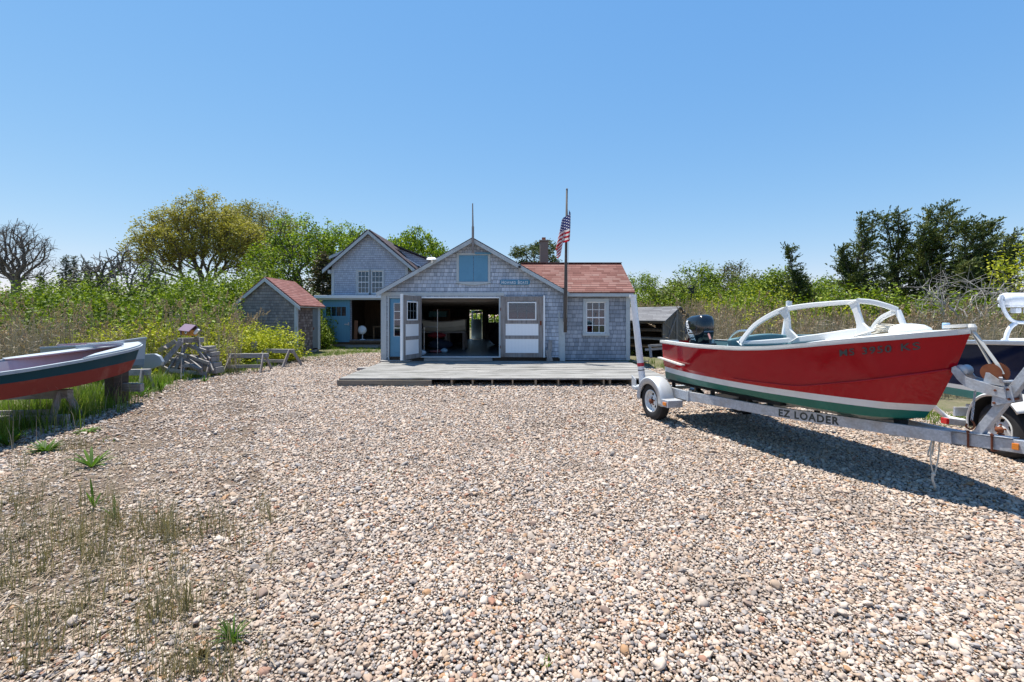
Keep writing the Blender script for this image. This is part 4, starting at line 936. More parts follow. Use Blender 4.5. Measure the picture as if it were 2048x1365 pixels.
wf.build('windshield_frame', M['white_gloss'], mb1, smooth=False, bevel=.012)
# seats and helm
b = MB()
for (u0, u1, w0, w1, z1) in ((2.5, 2.45, -.55, .50, 1.43),):
    b.ribbon(bez([F1(u0, .50, z1-.12), F1(u0-.03, .1, z1-.06), F1(u0-.03, -.25, z1-.05), F1(u0, -.6, z1-.1)], 20), .09, [.18]*20)
b.build('seat_back', M['liner'], mb1, bevel=.02)
b = MB(); b.ribbon(bez([F1(1.95, .1, 1.40), F1(1.93, -.2, 1.40), F1(1.95, -.55, 1.40)], 12), .06, [.16]*13); b.build('dashboard', M['liner'], mb1, bevel=.01)
b = MB(); b.box(0,0,0,0,0,0); b.v = []; b.f = []; b.m = []
b.prism([F1(2.5, -.55, .98), F1(2.5, .55, .98), F1(2.9, .55, .98), F1(2.9, -.55, .98)], (0, 0, .2)); b.prism([F1(3.5, -.5, .98), F1(3.5, .5, .98), F1(3.85, .5, .98), F1(3.85, -.5, .98)], (0, 0, .15)); b.build('bench_seat', M['liner'], mb1, bevel=.02)
b = MB(); b.tube(bez([at(1455, 692, 6.7), at(1460, 676, 6.6), at(1474, 664, 6.45), at(1490, 661.5, 6.3), at(1503, 664, 6.2)], 24), .013, 8); b.build('grab_rail', M['chrome'], mb1, smooth=True)
# outboard motor
om = MB(); oc = F1(3.66, .0, 0); ax = F1.a
def ob(u, w, z): return oc+F1.a*u+F1.n*w+Vector((0, 0, z))
secs = [(1.24, .17, .10, .02), (1.30, .21, .135, .02), (1.40, .255, .16, .03), (1.52, .27, .168, .04), (1.63, .26, .165, .045), (1.70, .22, .145, .04), (1.735, .15, .10, .03), (1.745, .05, .03, .02)]
rows = []
for (z, hu, hw, sh) in secs:
    rows.append([ob(sh+.12+math.copysign(abs(math.cos(t))**.62, math.cos(t))*hu, math.copysign(abs(math.sin(t))**.62, math.sin(t))*hw, z-.10*(math.cos(t)*hu)*1.2) for t in np.linspace(0, 2*math.pi, 33)])
om.grid(rows); cowl = om.build('engine_cowling', M['black'], mb1, smooth=True)
def cowl_pt(ang, zf):
    zs = [q_[0] for q_ in secs]; hu = interp(zf, zs, [q_[1] for q_ in secs]); hw = interp(zf, zs, [q_[2] for q_ in secs]); sh = interp(zf, zs, [q_[3] for q_ in secs])
    return ob(sh+.12+math.copysign(abs(math.cos(ang))**.62, math.cos(ang))*hu*1.012, math.copysign(abs(math.sin(ang))**.62, math.sin(ang))*hw*1.02, zf-.10*(math.cos(ang)*hu)*1.2)
V, Fc, wd = text_mesh('MERCURY', .07, 0, bold=.002)
tb = MB(); hh = .36/wd
tb.add([cowl_pt(1.17+.36*(v.x*hh/.36)+(v.y*1.0)/.22, 1.66-v.x*hh*.98) for v in V], Fc)
tb.build('lettering', M['letter_white'], cowl)
b = MB(); b.prism([ob(-.02, -.09, .62), ob(.30, -.05, .62), ob(.30, -.05, 1.27), ob(-.02, -.09, 1.27)], F1.n*.16); b.prism([ob(-.12, -.13, 1.0), ob(.06, -.13, 1.0), ob(.06, -.13, 1.28), ob(-.12, -.13, 1.28)], F1.n*.26)
b.tube([ob(.18, 0, .62), ob(.22, 0, .42)], [.07, .05], 10); b.lathe(ob(.1, 0, .42), F1.a, [(.02, -.05), (.055, .05), (.05, .28), (.02, .32)], 12); b.build('engine_leg', M['black'], mb1, bevel=.01)
b = MB(); t0 = at(1421, 690, 7.1); b.tube([t0, at(1419, 668, 7.15)], .02, 8); b.tube([at(1409, 666, 7.2), at(1428, 665, 7.1)], [.028, .022], 8); b.mat(1); b.tube([at(1417, 668, 7.14), at(1421, 679, 7.08)], .016, 8); b.build('control_lever', [M['black'], plain('pinkish', (.45,.22,.20), .4)], mb1)
# registration on the topsides
def hull_near(u, z, off=.010):       # topsides between knuckle and sheer at station u
    def row(r):
        su = H1.rows[r][2]; t = (u-su)/(L1-su); return H1.pt(r, max(0, t), 1, off)
    a = row(4); c = row(5); f = (z-a.z)/(c.z-a.z); return a.lerp(c, f)
tb = MB(); x = 0; parts = []
for txt in ('MS', '3950', 'KS'):
    V, Fc, wd = text_mesh(txt, .105, 0, bold=.0015, space=1.15); parts.append((x, V, Fc)); x += wd+.065
tot = x-.065; 
for (x0, V, Fc) in parts:
    vs = []
    for v in V:
        f = (x0+v.x)/tot; u = .855-f*.575; zz = interp(u, zS[0], zS[1])-.145+v.y*.95-.02*(1-f); vs.append(hull_near(u, zz))
    tb.add(vs, Fc)
tb.build('registration_number', M['letter_dark'], hull)
# rope coil on the foredeck
b = MB(); c = at(1771, 664, 4.98); pts = []
for i in range(90):
    t = i/90*5*2*math.pi; pts.append(c+Vector((.085*math.cos(t)*(1+.2*math.sin(t*.37)), .075*math.sin(t), .02+.028*math.sin(t*.5+1)+.0004*i)))
b.tube(pts, .008, 5); b.tube(bez([pts[0], at(1745, 668, 4.95), at(1728, 667, 4.92), at(1722, 662, 4.95)], 12), .009, 5)
tag(b.build('dock_line', M['rope'], loc=c, smooth=True), 'coil of pale rope lying on the foredeck of the red motorboat', 'rope')

# ---- trailer under the red boat
tr1 = thing('boat_trailer', 'galvanised boat trailer with lettered side beam carrying the red motorboat', 'trailer', F1(2.0, 0, 0))
def bw_(u): return interp(u, [-.1, .12, .8, 2.0, 2.6, 3.2, 4.35], [.035, .055, .20, .50, .63, .70, .70])
zc = lambda u: interp(u, [.12, .5, 1.0, 1.6, 2.1, 2.6, 3.1, 4.35], [.592, .575, .555, .53, .52, .52, .50, .50])
hc = lambda u: interp(u, [.12, 1.0, 2.2, 3.2, 4.3], [.112, .118, .125, .135, .135])
for side in (1, -1):
    b = MB(); us = list(np.linspace(.12, 4.3, 36))
    if side < 0: us = list(np.linspace(.12, 4.3, 36))
    b.ribbon([F1(u, side*bw_(u), zc(u)) for u in us], .045, [hc(u) for u in us])
    b.mat(1); b.ribbon([F1(3.12, side*(bw_(3.12)+.0), zc(3.12)), F1(3.16, side*(bw_(3.16)), zc(3.16))], .075, .16)
    fb = b.build('frame_beam', [M['galv'], M['galv_dull']], tr1)
    if side > 0:
        V, Fc, wd = text_mesh('EZ LOADER', .095, 0, shear=-.0, bold=.0035, space=1.18); tb = MB()
        u0, u1 = 1.70, 1.04
        tb.add([F1(u0+(u1-u0)*v.x/wd, bw_(u0+(u1-u0)*v.x/wd)+.0255, zc(u0+(u1-u0)*v.x/wd)-.042+v.y*1.25) for v in V], Fc)
        tb.build('lettering', M['letter_dark'], fb)
for u in (4.25, 3.3, 2.3, 1.3, .6):
    b = MB(); b.beam(F1(u, bw_(u)-.03, zc(u)-.05), F1(u, -bw_(u)+.03, zc(u)-.05), .06, .06); b.build('cross_member', M['galv_dull'], tr1)
b = MB(); b.beam(F1(3.75, .72, .33), F1(3.75, -.72, .33), .06, .06); b.build('axle', M['galv_dull'], tr1)
for side in (1, -1):
    b = MB(); b.ribbon([F1(1.7, side*.38, .63), F1(4.15, side*.36, .60)], .09, .05)
    for u in (1.9, 3.0, 4.0): b.beam(F1(u, side*.38, .44), F1(u, side*.38, .61), .05, .05)
    b.build('bunk', M['dark'], tr1)
b = MB(); b.beam(F1(.6, 0, .5), F1(.6, 0, .63), .05, .05); b.lathe(F1(.6, -.06, .63), F1.n, [(.03, 0), (.045, .02), (.045, .1), (.03, .12)], 14); b.beam(F1(2.3, 0, .46), F1(2.3, 0, .51), .05, .05); b.build('keel_roller', M['dark'], tr1)
b = MB(); b.beam(F1(.30, 0, .572), F1(-1.5, 0, .735), .078, .108); tg = b.build('tongue', M['galv'], tr1, bevel=.004)
b = MB(); b.ribbon([F1(.14, -.3+.0, .66), F1(.14, -.3, .66)], .01, .01); b.v=[]; b.f=[]; b.m=[]
b.prism([F1(.22, -.06, .640), F1(.22, .06, .640), F1(-.30, .05, .686), F1(-.30, -.05, .686)], (0, 0, .006)); b.build('plate', M['galv'], tg)
for u in (.0, -.17):
    b = MB()
    zz = .60-u*.09
    for w_ in (.052, -.052): b.tube([F1(u, w_, zz-.065), F1(u, w_, zz+.085)], .008, 6)
    b.tube([F1(u, -.052, zz-.065), F1(u, .052, zz-.065)], .008, 6)
    for w_ in (.052, -.052): b.lathe(F1(u, w_, zz+.066), (0, 0, 1), [(.014, 0), (.014, .012)], 6)
    b.build('u_bolt', M['rust'], tr1)
b = MB(); b.box(0,0,0,0,0,0); b.v=[]; b.f=[]; b.m=[]
b.prism([F1(-.30, .0405, .60), F1(-.345, .0405, .603), F1(-.345, .0405, .657), F1(-.30, .0405, .653)], F1.n*.012); b.build('side_lamp', M['amber'], tr1, bevel=.003)
b = MB(); b.beam(F1(-.045, 0, .66), F1(-.44, 0, 1.36), .064, .070, F1.n); wp = b.build('winch_post', M['galv'], tr1, bevel=.004)
b = MB()
for w_ in (.05, -.05): b.prism([F1(-.17, w_, .94), F1(-.32, w_, 1.0), F1(-.30, w_, 1.13), F1(-.18, w_, 1.10)], F1.n*.008*(1 if w_ > 0 else -1))
for (u, z) in ((-.19, .97), (-.29, 1.02), (-.2, 1.08), (-.28, 1.1)): b.mat(1); b.tube([F1(u, .07, z), F1(u, -.07, z)], .010, 8)
b.build('bracket', [M['galv'], M['rust']], wp)
b = MB(); pl = [(.115, 1.245), (.09, 1.26), (.05, 1.23), (.01, 1.17), (-.2, 1.115), (-.27, 1.10), (-.27, 1.02), (-.1, 1.045), (.02, 1.085), (.075, 1.14), (.12, 1.205)]
for w_ in (.058, -.066): b.prism([F1(u, w_, z) for u, z in pl], F1.n*.008)
b.prism([F1(.0, -.058, 1.10), F1(-.26, -.058, 1.05), F1(-.26, -.058, 1.10), F1(.0, -.058, 1.15)], F1.n*.116); arm = b.build('bow_stop_arm', M['galv'], tr1)
b = MB(); b.lathe(F1(.06, -.05, 1.225), F1.n, [(.015, 0), (.05, .01), (.042, .05), (.05, .09), (.015, .1)], 18); b.build('bow_roller', M['galv_dull'], arm, smooth=True)
b = MB(); b.mat(0); wc = F1(-.165, 0, 1.23)
for w_ in (.032, -.04): b.prism([F1(-.10, w_, 1.13), F1(-.25, w_, 1.12), F1(-.24, w_, 1.15), F1(-.14, w_, 1.225), F1(-.12, w_, 1.225)], F1.n*.006)
b.tube([F1(-.25, -.1, 1.16), F1(-.25, .08, 1.16), F1(-.25, .09, 1.2)], .013, 8)
wn_ = b.build('winch', M['galv'], tr1)
b = MB(); prof = []; vs = []; nT = 44; R0 = .092
for k2 in range(nT*2):
    a = math.pi*k2/nT; rr = R0 if k2 % 2 else R0-.007; vs.append(F1(-.15+rr*math.cos(a), -.046, 1.225+rr*math.sin(a)))
b.prism(vs, F1.n*-.008); b.lathe(F1(-.15, -.03, 1.225), F1.n, [(.03, 0), (.03, .055)], 16); b.lathe(F1(-.15, .024, 1.225), F1.n, [(.078, 0), (.078, .004)], 26); b.build('gear', M['rust'], wn_)
b = MB(); b.mat(0); s0 = F1(-.01, 0, 1.585); s1 = F1(-.18, 0, 1.30)
b.ribbon([s0, s0.lerp(s1, .5), s1, F1(-.215, 0, 1.22)], .045, .006, ups=tuple((s1-s0).cross(F1.n).normalized())); b.ribbon([s0+Vector((0, 0, -.03)), s1+F1.a*.05], .03, .006, ups=tuple((s1-s0).cross(F1.n).normalized())); b.build('winch_strap', M['strap'], wn_)
def chain(p0, p1, nl, sag, r=.0042):
    b = MB(); P = [p0.lerp(p1, i/nl)+Vector((0, 0, -sag*4*(i/nl)*(1-i/nl))) for i in range(nl+1)]
    for i in range(nl):
        c = (P[i]+P[i+1])/2; d = (P[i+1]-P[i]); l = d.length*.72; d = d.normalized(); s = basis(d)[1 if i % 2 else 2]
        pts = [c+d*(math.cos(t)*l)+s*(math.sin(t)*l*.42) for t in np.linspace(0, 2*math.pi, 13)]; b.tube(pts, r, 5, cap=False)
    return b
b = chain(F1(-.04, .03, 1.045), F1(-.02, .04, .78), 11, 0); b.build('safety_chain', M['galv'], tr1, smooth=True)
b = MB(); b.tube(bez([F1(-.02, .04, .785), F1(-.045, .045, .74), F1(-.02, .05, .70), F1(.015, .05, .715), F1(.01, .05, .745)], 16), .0075, 7); b.build('hook', M['rust'], tr1, smooth=True)
def wheel(parent, c, ax, R_, W, rimr, white=True):
    """c: centre of the outer face, ax: unit vector pointing outward"""
    b = MB(); ax = Vector(ax)
    b.lathe(c, ax, [(rimr, -W*.9), (rimr+.03, -W), (R_-.05, -W*1.0), (R_-.012, -W*.9), (R_, -W*.72), (R_-.004, -W*.62), (R_, -W*.6), (R_, -W*.4), (R_-.004, -W*.38), (R_, -W*.28), (R_-.012, -W*.1), (R_-.05, .0), (rimr+.03, .004), (rimr, -.012), (rimr, -.03)], 40, close=True)
    wh = b.build('wheel', M['rubber'], parent, autosm=35)
    b = MB(); prof = [(rimr+.004, -.016), (rimr+.002, -.004), (rimr-.012, -.002), (rimr-.02, -.02), (rimr-.028, -.055), (rimr-.055, -.06)]
    b.lathe(c, ax, prof+[(rimr-.056, -.075), (rimr-.0, -.085)], 40, close=True)
    d, sd, u = basis(ax); n = 40; ri = rimr-.056; rh = .045
    vs = []; ring = lambda r, t, m=n: [c+d*t+sd*(math.cos(2*math.pi*k/m)*r)+u*(math.sin(2*math.pi*k/m)*r) for k in range(m)]
    A_ = ring(ri, -.06); B_ = ring(ri*.72, -.045); C_ = ring(rh, -.03); b.add(A_+B_, [(k, (k+1) % n, n+(k+1) % n, n+k) for k in range(n) if k % 8 not in (0, 1, 2)]); b.add(B_+C_, [(k, (k+1) % n, n+(k+1) % n, n+k) for k in range(n)])
    b.build('rim', M['white_gloss'] if white else M['galv'], wh)
    b = MB(); b.lathe(c, ax, [(.046, -.05), (.040, -.02), (.03, .015), (.012, .022)], 18)
    for k2 in range(5): a = 2*math.pi*k2/5+.3; b.lathe(c+sd*math.cos(a)*.062+u*math.sin(a)*.062, ax, [(.011, -.045), (.011, -.02), (.006, -.015)], 6)
    b.build('hub', M['rust'], wh)
    b = MB(); b.lathe(c, ax, [(ri+.02, -W*.75), (ri+.02, -W*.7)], 24); b.build('brake_drum', M['dark'], wh)
    return wh
def fender(parent, c, ax, fwd, R_, W, mat, a0=-5, a1=185, lip=.10, skirt=True):
    ax = Vector(ax); fwd = Vector(fwd); rows = []; up = Vector((0, 0, 1))
    prof = [(R_-lip, .018), (R_-.005, .022), (R_+.012, .008), (R_+.02, -.03), (R_+.022, -W*.5), (R_+.02, -W+.0), (R_, -W-.03)]
    for i in range(27):
        a = R(a0+(a1-a0)*i/26); rr = 1.0
        rows.append([c+fwd*(math.cos(a)*(r if j > 0 else r))+up*(math.sin(a)*r)+ax*t for j, (r, t) in enumerate(prof)])
    b = MB(); b.grid(rows); o = b.build('fender', mat, parent, autosm=40); s = o.modifiers.new('thick', 'SOLIDIFY'); s.thickness = .008
    rows = [[c+fwd*(math.cos(a)*(R_+dr))+up*(math.sin(a)*(R_+dr))+ax*t for (dr, t) in ((-.006, .002), (.0, -.03), (.002, -W*.5), (.0, -W+.01))] for a in [R(a0+.5+(a1-a0-1)*i/26) for i in range(27)]]
    b = MB(); b.grid(rows); b.build('fender_shade', M['dark'], o, smooth=True); return o  # dark sheet added inside the fender, its shade put into the colour
WR_ = .32
for side in (1, -1):
    c = F1(3.80, side*.955, WR_); wheel(tr1, c, F1.n*side, WR_, .175, .185); fd_ = fender(tr1, F1(3.80, side*.975, WR_+.01), F1.n*side, -F1.a, .375, .20, M['galv_dull'])
    b = MB(); b.prism([F1(3.43, side*.995, .31), F1(3.24, side*.995, .31), F1(3.24, side*.995, .42), F1(3.43, side*.995, .42)], F1.n*side*-.26); b.mat(1); b.prism([F1(3.37, side*.996, .335), F1(3.28, side*.996, .335), F1(3.28, side*.996, .385), F1(3.37, side*.996, .385)], F1.n*side*.014); b.build('fender_step', [M['galv'], M['amber']], tr1, bevel=.004)
    b = MB(); b.prism([F1(4.17, side*.70, .5), F1(4.3, side*.70, .5), F1(4.3, side*1.02, .45), F1(4.17, side*1.02, .45)], (0, 0, .05)); b.prism([F1(4.22, side*.98, .48), F1(4.36, side*.98, .48), F1(4.36, side*.98, .68), F1(4.22, side*.98, .62)], F1.n*side*.01); b.build('lamp_bracket', M['galv_dull'], tr1)
# guide posts, leaning outward
g0, g1 = at(1287, 782, 7.95), at(1266, 592, 7.98)
b = MB(); b.tube([g0, g0.lerp(g1, .5), g1], [.058, .056, .054], 16); b.tube([g1-Vector((0,0,.03)), g1+Vector((0,0,.02))], [.062, .062], 16); gp = b.build('guide_post', M['pvc'], tr1, autosm=40)
b = MB(); e0 = g0.lerp(g1, .26); e1 = g0.lerp(g1, .295); b.tube([e0, e1], .0592, 16, cap=False); b.build('decal', M['decal'], gp, smooth=True)
b = MB(); b.tube([g0.lerp(g1, .215), g0.lerp(g1, .225)], .0592, 16, cap=False); b.build('decal', M['letter_dark'], gp, smooth=True)
g2, g3 = at(1567, 672, 7.1), at(1578, 603, 7.12); g2 = g2+(g2-g3)*1.3
b = MB(); b.tube([g2, g3], [.03, .032], 12); b.tube([g3-Vector((0,0,.09)), g3+Vector((0,0,.0))], .042, 14); b.build('guide_post', M['pvc'], tr1, autosm=40)
b = MB(); b.beam(F1(2.85, -.6, .48), g2+Vector((0, 0, .02)), .05, .05); b.build('post_arm', M['galv_dull'], tr1)
# ropes hanging from the frame
c = at(1868, 868, 4.38); b = MB()
b.tube(bez([at(1863, 882, 4.36), at(1861, 915, 4.36), at(1864, 938, 4.36), at(1868, 947, 4.36)], 16), .006, 6); b.tube(bez([at(1879, 882, 4.38), at(1877, 912, 4.36), at(1872, 938, 4.36), at(1868, 948, 4.36)], 16), .006, 6)
b.tube(bez([at(1868, 946, 4.36), at(1865, 956, 4.36), at(1867, 965, 4.36), at(1871, 976, 4.37)], 12), .011, 6); b.lathe(at(1867, 949, 4.36), (0, .2, 1), [(.004, -.018), (.017, -.008), (.018, .008), (.004, .018)], 10)
b.tube(bez([at(1868, 882, 4.4), at(1866, 900, 4.4), at(1864, 910, 4.4)], 8), .008, 5); b.tube(bez([at(1864, 880, 4.4), at(1859, 897, 4.4), at(1855, 912, 4.4)], 8), .007, 5)
b.tube(bez([at(1811, 873, 4.6), at(1812, 882, 4.6), at(1816, 881, 4.6), at(1815, 873, 4.6)], 10), .006, 5)
b.tube([at(1860, 872, 4.36), at(1880, 875, 4.36)], .008, 6)
tag(b.build('hanging_rope', M['rope'], loc=c, smooth=True), 'frayed pale rope hanging in a knotted loop below the trailer beam', 'rope')

# ---- the blue boat behind, on its own trailer
L2 = 4.15
rowsB = [
 (([0, 5], [0, 0]), ([0, .5, 1.2, 2.5, 4.2], [.9, .62, .5, .45, .46]), .5),
 (([0, .5, 1.2, 2.0, 3, 4.2], [0, .28, .55, .72, .78, .78]), ([0, .6, 1.4, 2.5, 4.2], [.92, .78, .68, .62, .58]), .42),
 (([0, .5, 1.2, 2.0, 3, 4.2], [0, .33, .62, .78, .83, .82]), ([0, 4.2], [.80, .69]), .36),
 (([0, .5, 1.2, 2.0, 3, 4.2], [0, .35, .64, .80, .84, .83]), ([0, 4.2], [.86, .75]), .33),
 (([0, .5, 1.2, 2.0, 3, 4.2], [0, .45, .74, .88, .90, .88]), ([0, .6, 1.4, 2.6, 4.2], [1.64, 1.56, 1.48, 1.41, 1.345]), 0)]
F2 = Frame((6.5, 2.55), (.15, .989), (-.989, .15))
H2 = Hull(F2, rowsB, L2)
bb = thing('blue_motorboat', 'navy blue motorboat with aluminium gunwale standing behind the red motorboat', 'motorboat', F2(2, 0, 0))
b = MB()
for side in (1, -1):
    for r, m in ((0, 3), (1, 0), (2, 1), (3, 2)): H2.strip(b, r, r+1, m, side, sub=2)
tr_ = [H2.pt(r, 1, 1) for r in range(5)]; tl_ = [H2.pt(r, 1, -1) for r in range(5)]
for r, m in ((0, 3), (1, 0), (2, 1), (3, 2)): b.mat(m); b.add([tr_[r], tr_[r+1], tl_[r+1], tl_[r]], [(0,1,2,3)])
b.build('hull', [paint('teal_bottom', (.06,.30,.27), .5, .5, (.3,.4,.38)), M['hull_white'], M['navy'], M['dark']], bb, autosm=30)
for side in (1, -1):
    b = MB(); b.ribbon([H2.pt(4, t, side, .012, .0) for t in np.linspace(0, 1, 40)], .07, .06); b.build('gunwale', M['alu'], bb, bevel=.012)
b = MB(); a_ = [H2.pt(4, t, 1, -.04, -.35) for t in np.linspace(.05, .98, 24)]; c_ = [H2.pt(4, t, -1, -.04, -.35) for t in np.linspace(.05, .98, 24)]; b.grid([a_, c_])
b.grid([[H2.pt(4, t, 1, -.04, .0) for t in np.linspace(.05, .98, 24)], a_]); b.grid([c_, [H2.pt(4, t, -1, -.04, .0) for t in np.linspace(.05, .98, 24)]]); b.build('liner', M['white_plastic'], bb)
D_ = 6.25
b = MB(); b.tube(bez([at(2003, 590, D_), at(2003, 600, D_), at(2007, 618, D_), at(2018, 636, D_), at(2030, 644, D_), at(2050, 645.5, D_), at(2100, 645.5, D_)], 36), .022, 10)
b.tube(bez([at(2011, 684, D_), at(2014, 668, D_), at(2021, 655, D_), at(2031, 647, D_)], 14), .027, 10)
b.tube([at(2080, 684, D_), at(2080, 646, D_)], .025, 10); b.build('seat_frame', M['white_plastic'], bb, smooth=True)
b = MB(); rows = []
for (px, e) in ((2004, .25), (2006, .7), (2012, 1), (2040, 1.0), (2080, 1), (2118, 1), (2124, .7)):
    c = at(px, 600, D_); rows.append([c+Vector((0, .11*e*math.cos(t), .095*e*math.sin(t)*(1 if math.sin(t) > 0 else .9))) for t in np.linspace(0, 2*math.pi, 17)])
b.grid(rows); b.build('back_cushion', M['white_plastic'], bb, smooth=True)
b = MB(); p0 = at(2010, 612, D_); b.box(p0.x, p0.x+.75, D_-.05, D_+.1, p0.z-.02, p0.z+.03); b.box(p0.x+.12, p0.x+.2, D_-.03, D_+.05, p0.z-.10, p0.z-.03); b.box(p0.x+.3, p0.x+.42, D_-.03, D_+.05, p0.z-.11, p0.z-.03); b.build('seat_trim', M['white_plastic'], bb, bevel=.012)
b = MB(); b.box(p0.x+.45, p0.x+.95, D_+.1, D_+.5, 1.0, 1.40); b.build('console', M['white_plastic'], bb, bevel=.03)
t2 = thing('blue_boat_trailer', 'second boat trailer with white curved fender under the navy boat', 'trailer', F2(2.5, 0, 0))
ax2 = Vector((-.985, .17, 0)).normalized(); fw2 = Vector((-.17, -.985, 0)).normalized()
wc2 = at(1996, 857, 5.56); wc2.z = .335
wheel(t2, wc2, ax2, .335, .20, .19); fender(t2, wc2+ax2*.03+Vector((0,0,.02)), ax2, fw2, .415, .24, M['white_gloss'], 36, 190, lip=.03)
wo = wc2-ax2*1.95; wheel(t2, wo, -ax2, .335, .20, .19)
b = MB(); b.beam(wc2-ax2*.2, wo+ax2*.2, .06, .06); b.build('axle', M['galv_dull'], t2)
for s_ in (.35, 1.6):
    b = MB(); b.ribbon([wc2-ax2*s_-fw2*.95+Vector((0,0,.1)), wc2-ax2*s_+Vector((0,0,.1)), wc2-ax2*(s_+(.975-s_)*.9)+fw2*2.9+Vector((0,0,.12))], .06, .1); b.build('frame_beam', M['galv_dull'], t2)
b = MB(); b.beam(wc2-ax2*.35-fw2*.95+Vector((0,0,.1)), wc2-ax2*1.6-fw2*.95+Vector((0,0,.1)), .06, .08); b.beam(wc2-ax2*.35-fw2*.2+Vector((0,0,.18)), wc2-ax2*1.6-fw2*.2+Vector((0,0,.18)), .06, .08); b.build('cross_member', M['galv_dull'], t2)
b = MB(); b.ribbon([wc2-ax2*.5-fw2*.8+Vector((0,0,.26)), wc2-ax2*.5+fw2*1.3+Vector((0,0,.28))], .1, .05); b.build('bunk', M['dark'], t2)
b = MB(); b.tube(bez([at(1866, 812, 6.3), at(1880, 824, 6.3), at(1898, 836, 6.25), at(1930, 843, 6.1)], 24), .03, 10); b.mat(1); b.tube(bez([at(1884, 828, 6.29), at(1900, 837, 6.24), at(1932, 844, 6.1)], 16), .024, 8); b.build('guide_bar', [M['pvc'], M['galv']], t2, smooth=True)
b = MB(); p_ = at(1893, 842, 6.1); b.beam(p_, p_+Vector((.28, -.02, -.03)), .09, .08); b.mat(1); b.beam(p_+Vector((-.04, 0, 0)), p_+Vector((-.001, 0, 0)), .085, .075); b.build('tail_lamp', [M['galv'], M['redlens']], t2, bevel=.004)
b = MB(); p_ = at(1922, 822, 6.2); b.box(p_.x-.09, p_.x+.1, p_.y-.01, p_.y+.02, p_.z-.07, p_.z+.05); b.build('bracket', M['galv'], t2, bevel=.003)

# ---- skiffs at the left edge
F3 = Frame((-7.74, 9.35), (.12, -.993), (.993, .12)); L3 = 4.6
rows3 = [
 (([0, 5], [0, 0]), ([0, .35, .8, 2, 4.6], [.82, .67, .60, .53, .52]), .42),
 (([0, .5, 1, 1.65, 2.3, 3.2, 4.6], [0, .20, .33, .42, .48, .53, .51]), ([0, .5, 1, 2, 3, 4.6], [.80, .70, .655, .61, .61, .63]), .34),
 (([0, .5, 1, 1.65, 2.3, 3.2, 4.6], [0, .26, .38, .47, .53, .59, .58]), ([0, .6, 1.5, 2.2, 3.2, 4.6], [.91, .885, .855, .835, .83, .84]), .22),
 (([0, .15, .5, 1, 1.65, 2.3, 3.2, 4.6], [0, .13, .31, .43, .51, .57, .63, .61]), ([0, .5, 1, 1.65, 2.2, 3.2, 4.6], [1.16, 1.12, 1.085, 1.05, 1.02, .985, .96]), 0)]
H3 = Hull(F3, rows3, L3)
sk = thing('teal_skiff', 'dark teal wooden skiff with faded red bottom propped at the left edge', 'skiff', F3(2, 0, 0))
b = MB()
for side in (1, -1):
    for r, m in ((0, 0), (1, 0), (2, 1)): H3.strip(b, r, r+1, m, side, sub=2, n=30)
tr_ = [H3.pt(r, 1, 1) for r in range(4)]; tl_ = [H3.pt(r, 1, -1) for r in range(4)]
for r, m in ((0, 0), (1, 0), (2, 1)): b.mat(m); b.add([tr_[r], tr_[r+1], tl_[r+1], tl_[r]], [(0,1,2,3)])
b.build('hull', [M['antifoul'], M['teal_hull']], sk, autosm=25)
b = MB()
for side in (1, -1):
    A1 = [H3.pt(3, t, side, -.03, -.0) for t in np.linspace(.05, .99, 30)]; A2 = [H3.pt(3, t, side, -.10, -.24) for t in np.linspace(.05, .99, 30)]; A3 = [H3.pt(1, t, side, -.06, .05) for t in np.linspace(.05, .99, 30)]
    b.mat(1); b.grid([A1, A2] if side > 0 else [A2, A1]); b.mat(0); b.grid([A2, A3] if side > 0 else [A3, A2])
b.mat(0); b.grid([[H3.pt(1, t, 1, -.06, .05) for t in np.linspace(.05, .99, 20)], [H3.pt(1, t, -1, -.06, .05) for t in np.linspace(.05, .99, 20)]]); b.build('liner', [M['pink_in'], M['grey_boat']], sk)
for side in (1, -1):
    b = MB(); b.ribbon([H3.pt(3, t, side, .02, .0) for t in np.linspace(0, 1, 40)], .05, .045); b.build('rub_rail', M['grey_boat'], sk)
b = MB()
for side in (1, -1):
    A1 = [H3.pt(3, t, side, .02, .03+.02) for t in np.linspace(.0, .47, 20)]; A2 = [F3(u, side*max(0, interp(u, [0, .45, .75, 1.6, 2.16], [0, .0, .14, .33, .54])), interp(u, [0, 2.2], [1.20, 1.05])) for u in np.linspace(0, 2.16, 20)]
    b.grid([A2, A1] if side > 0 else [A1, A2])
o = b.build('side_deck', M['grey_boat'], sk); s_ = o.modifiers.new('t', 'SOLIDIFY'); s_.thickness = .025
b = MB(); b.beam(F3(1.0, -.42, 1.17), F3(.62, .12, 1.2), .06, .05); b.beam(F3(.9, -.3, 1.2), F3(.3, -.1, 1.22), .06, .04); b.build('coaming', M['grey_boat'], sk)
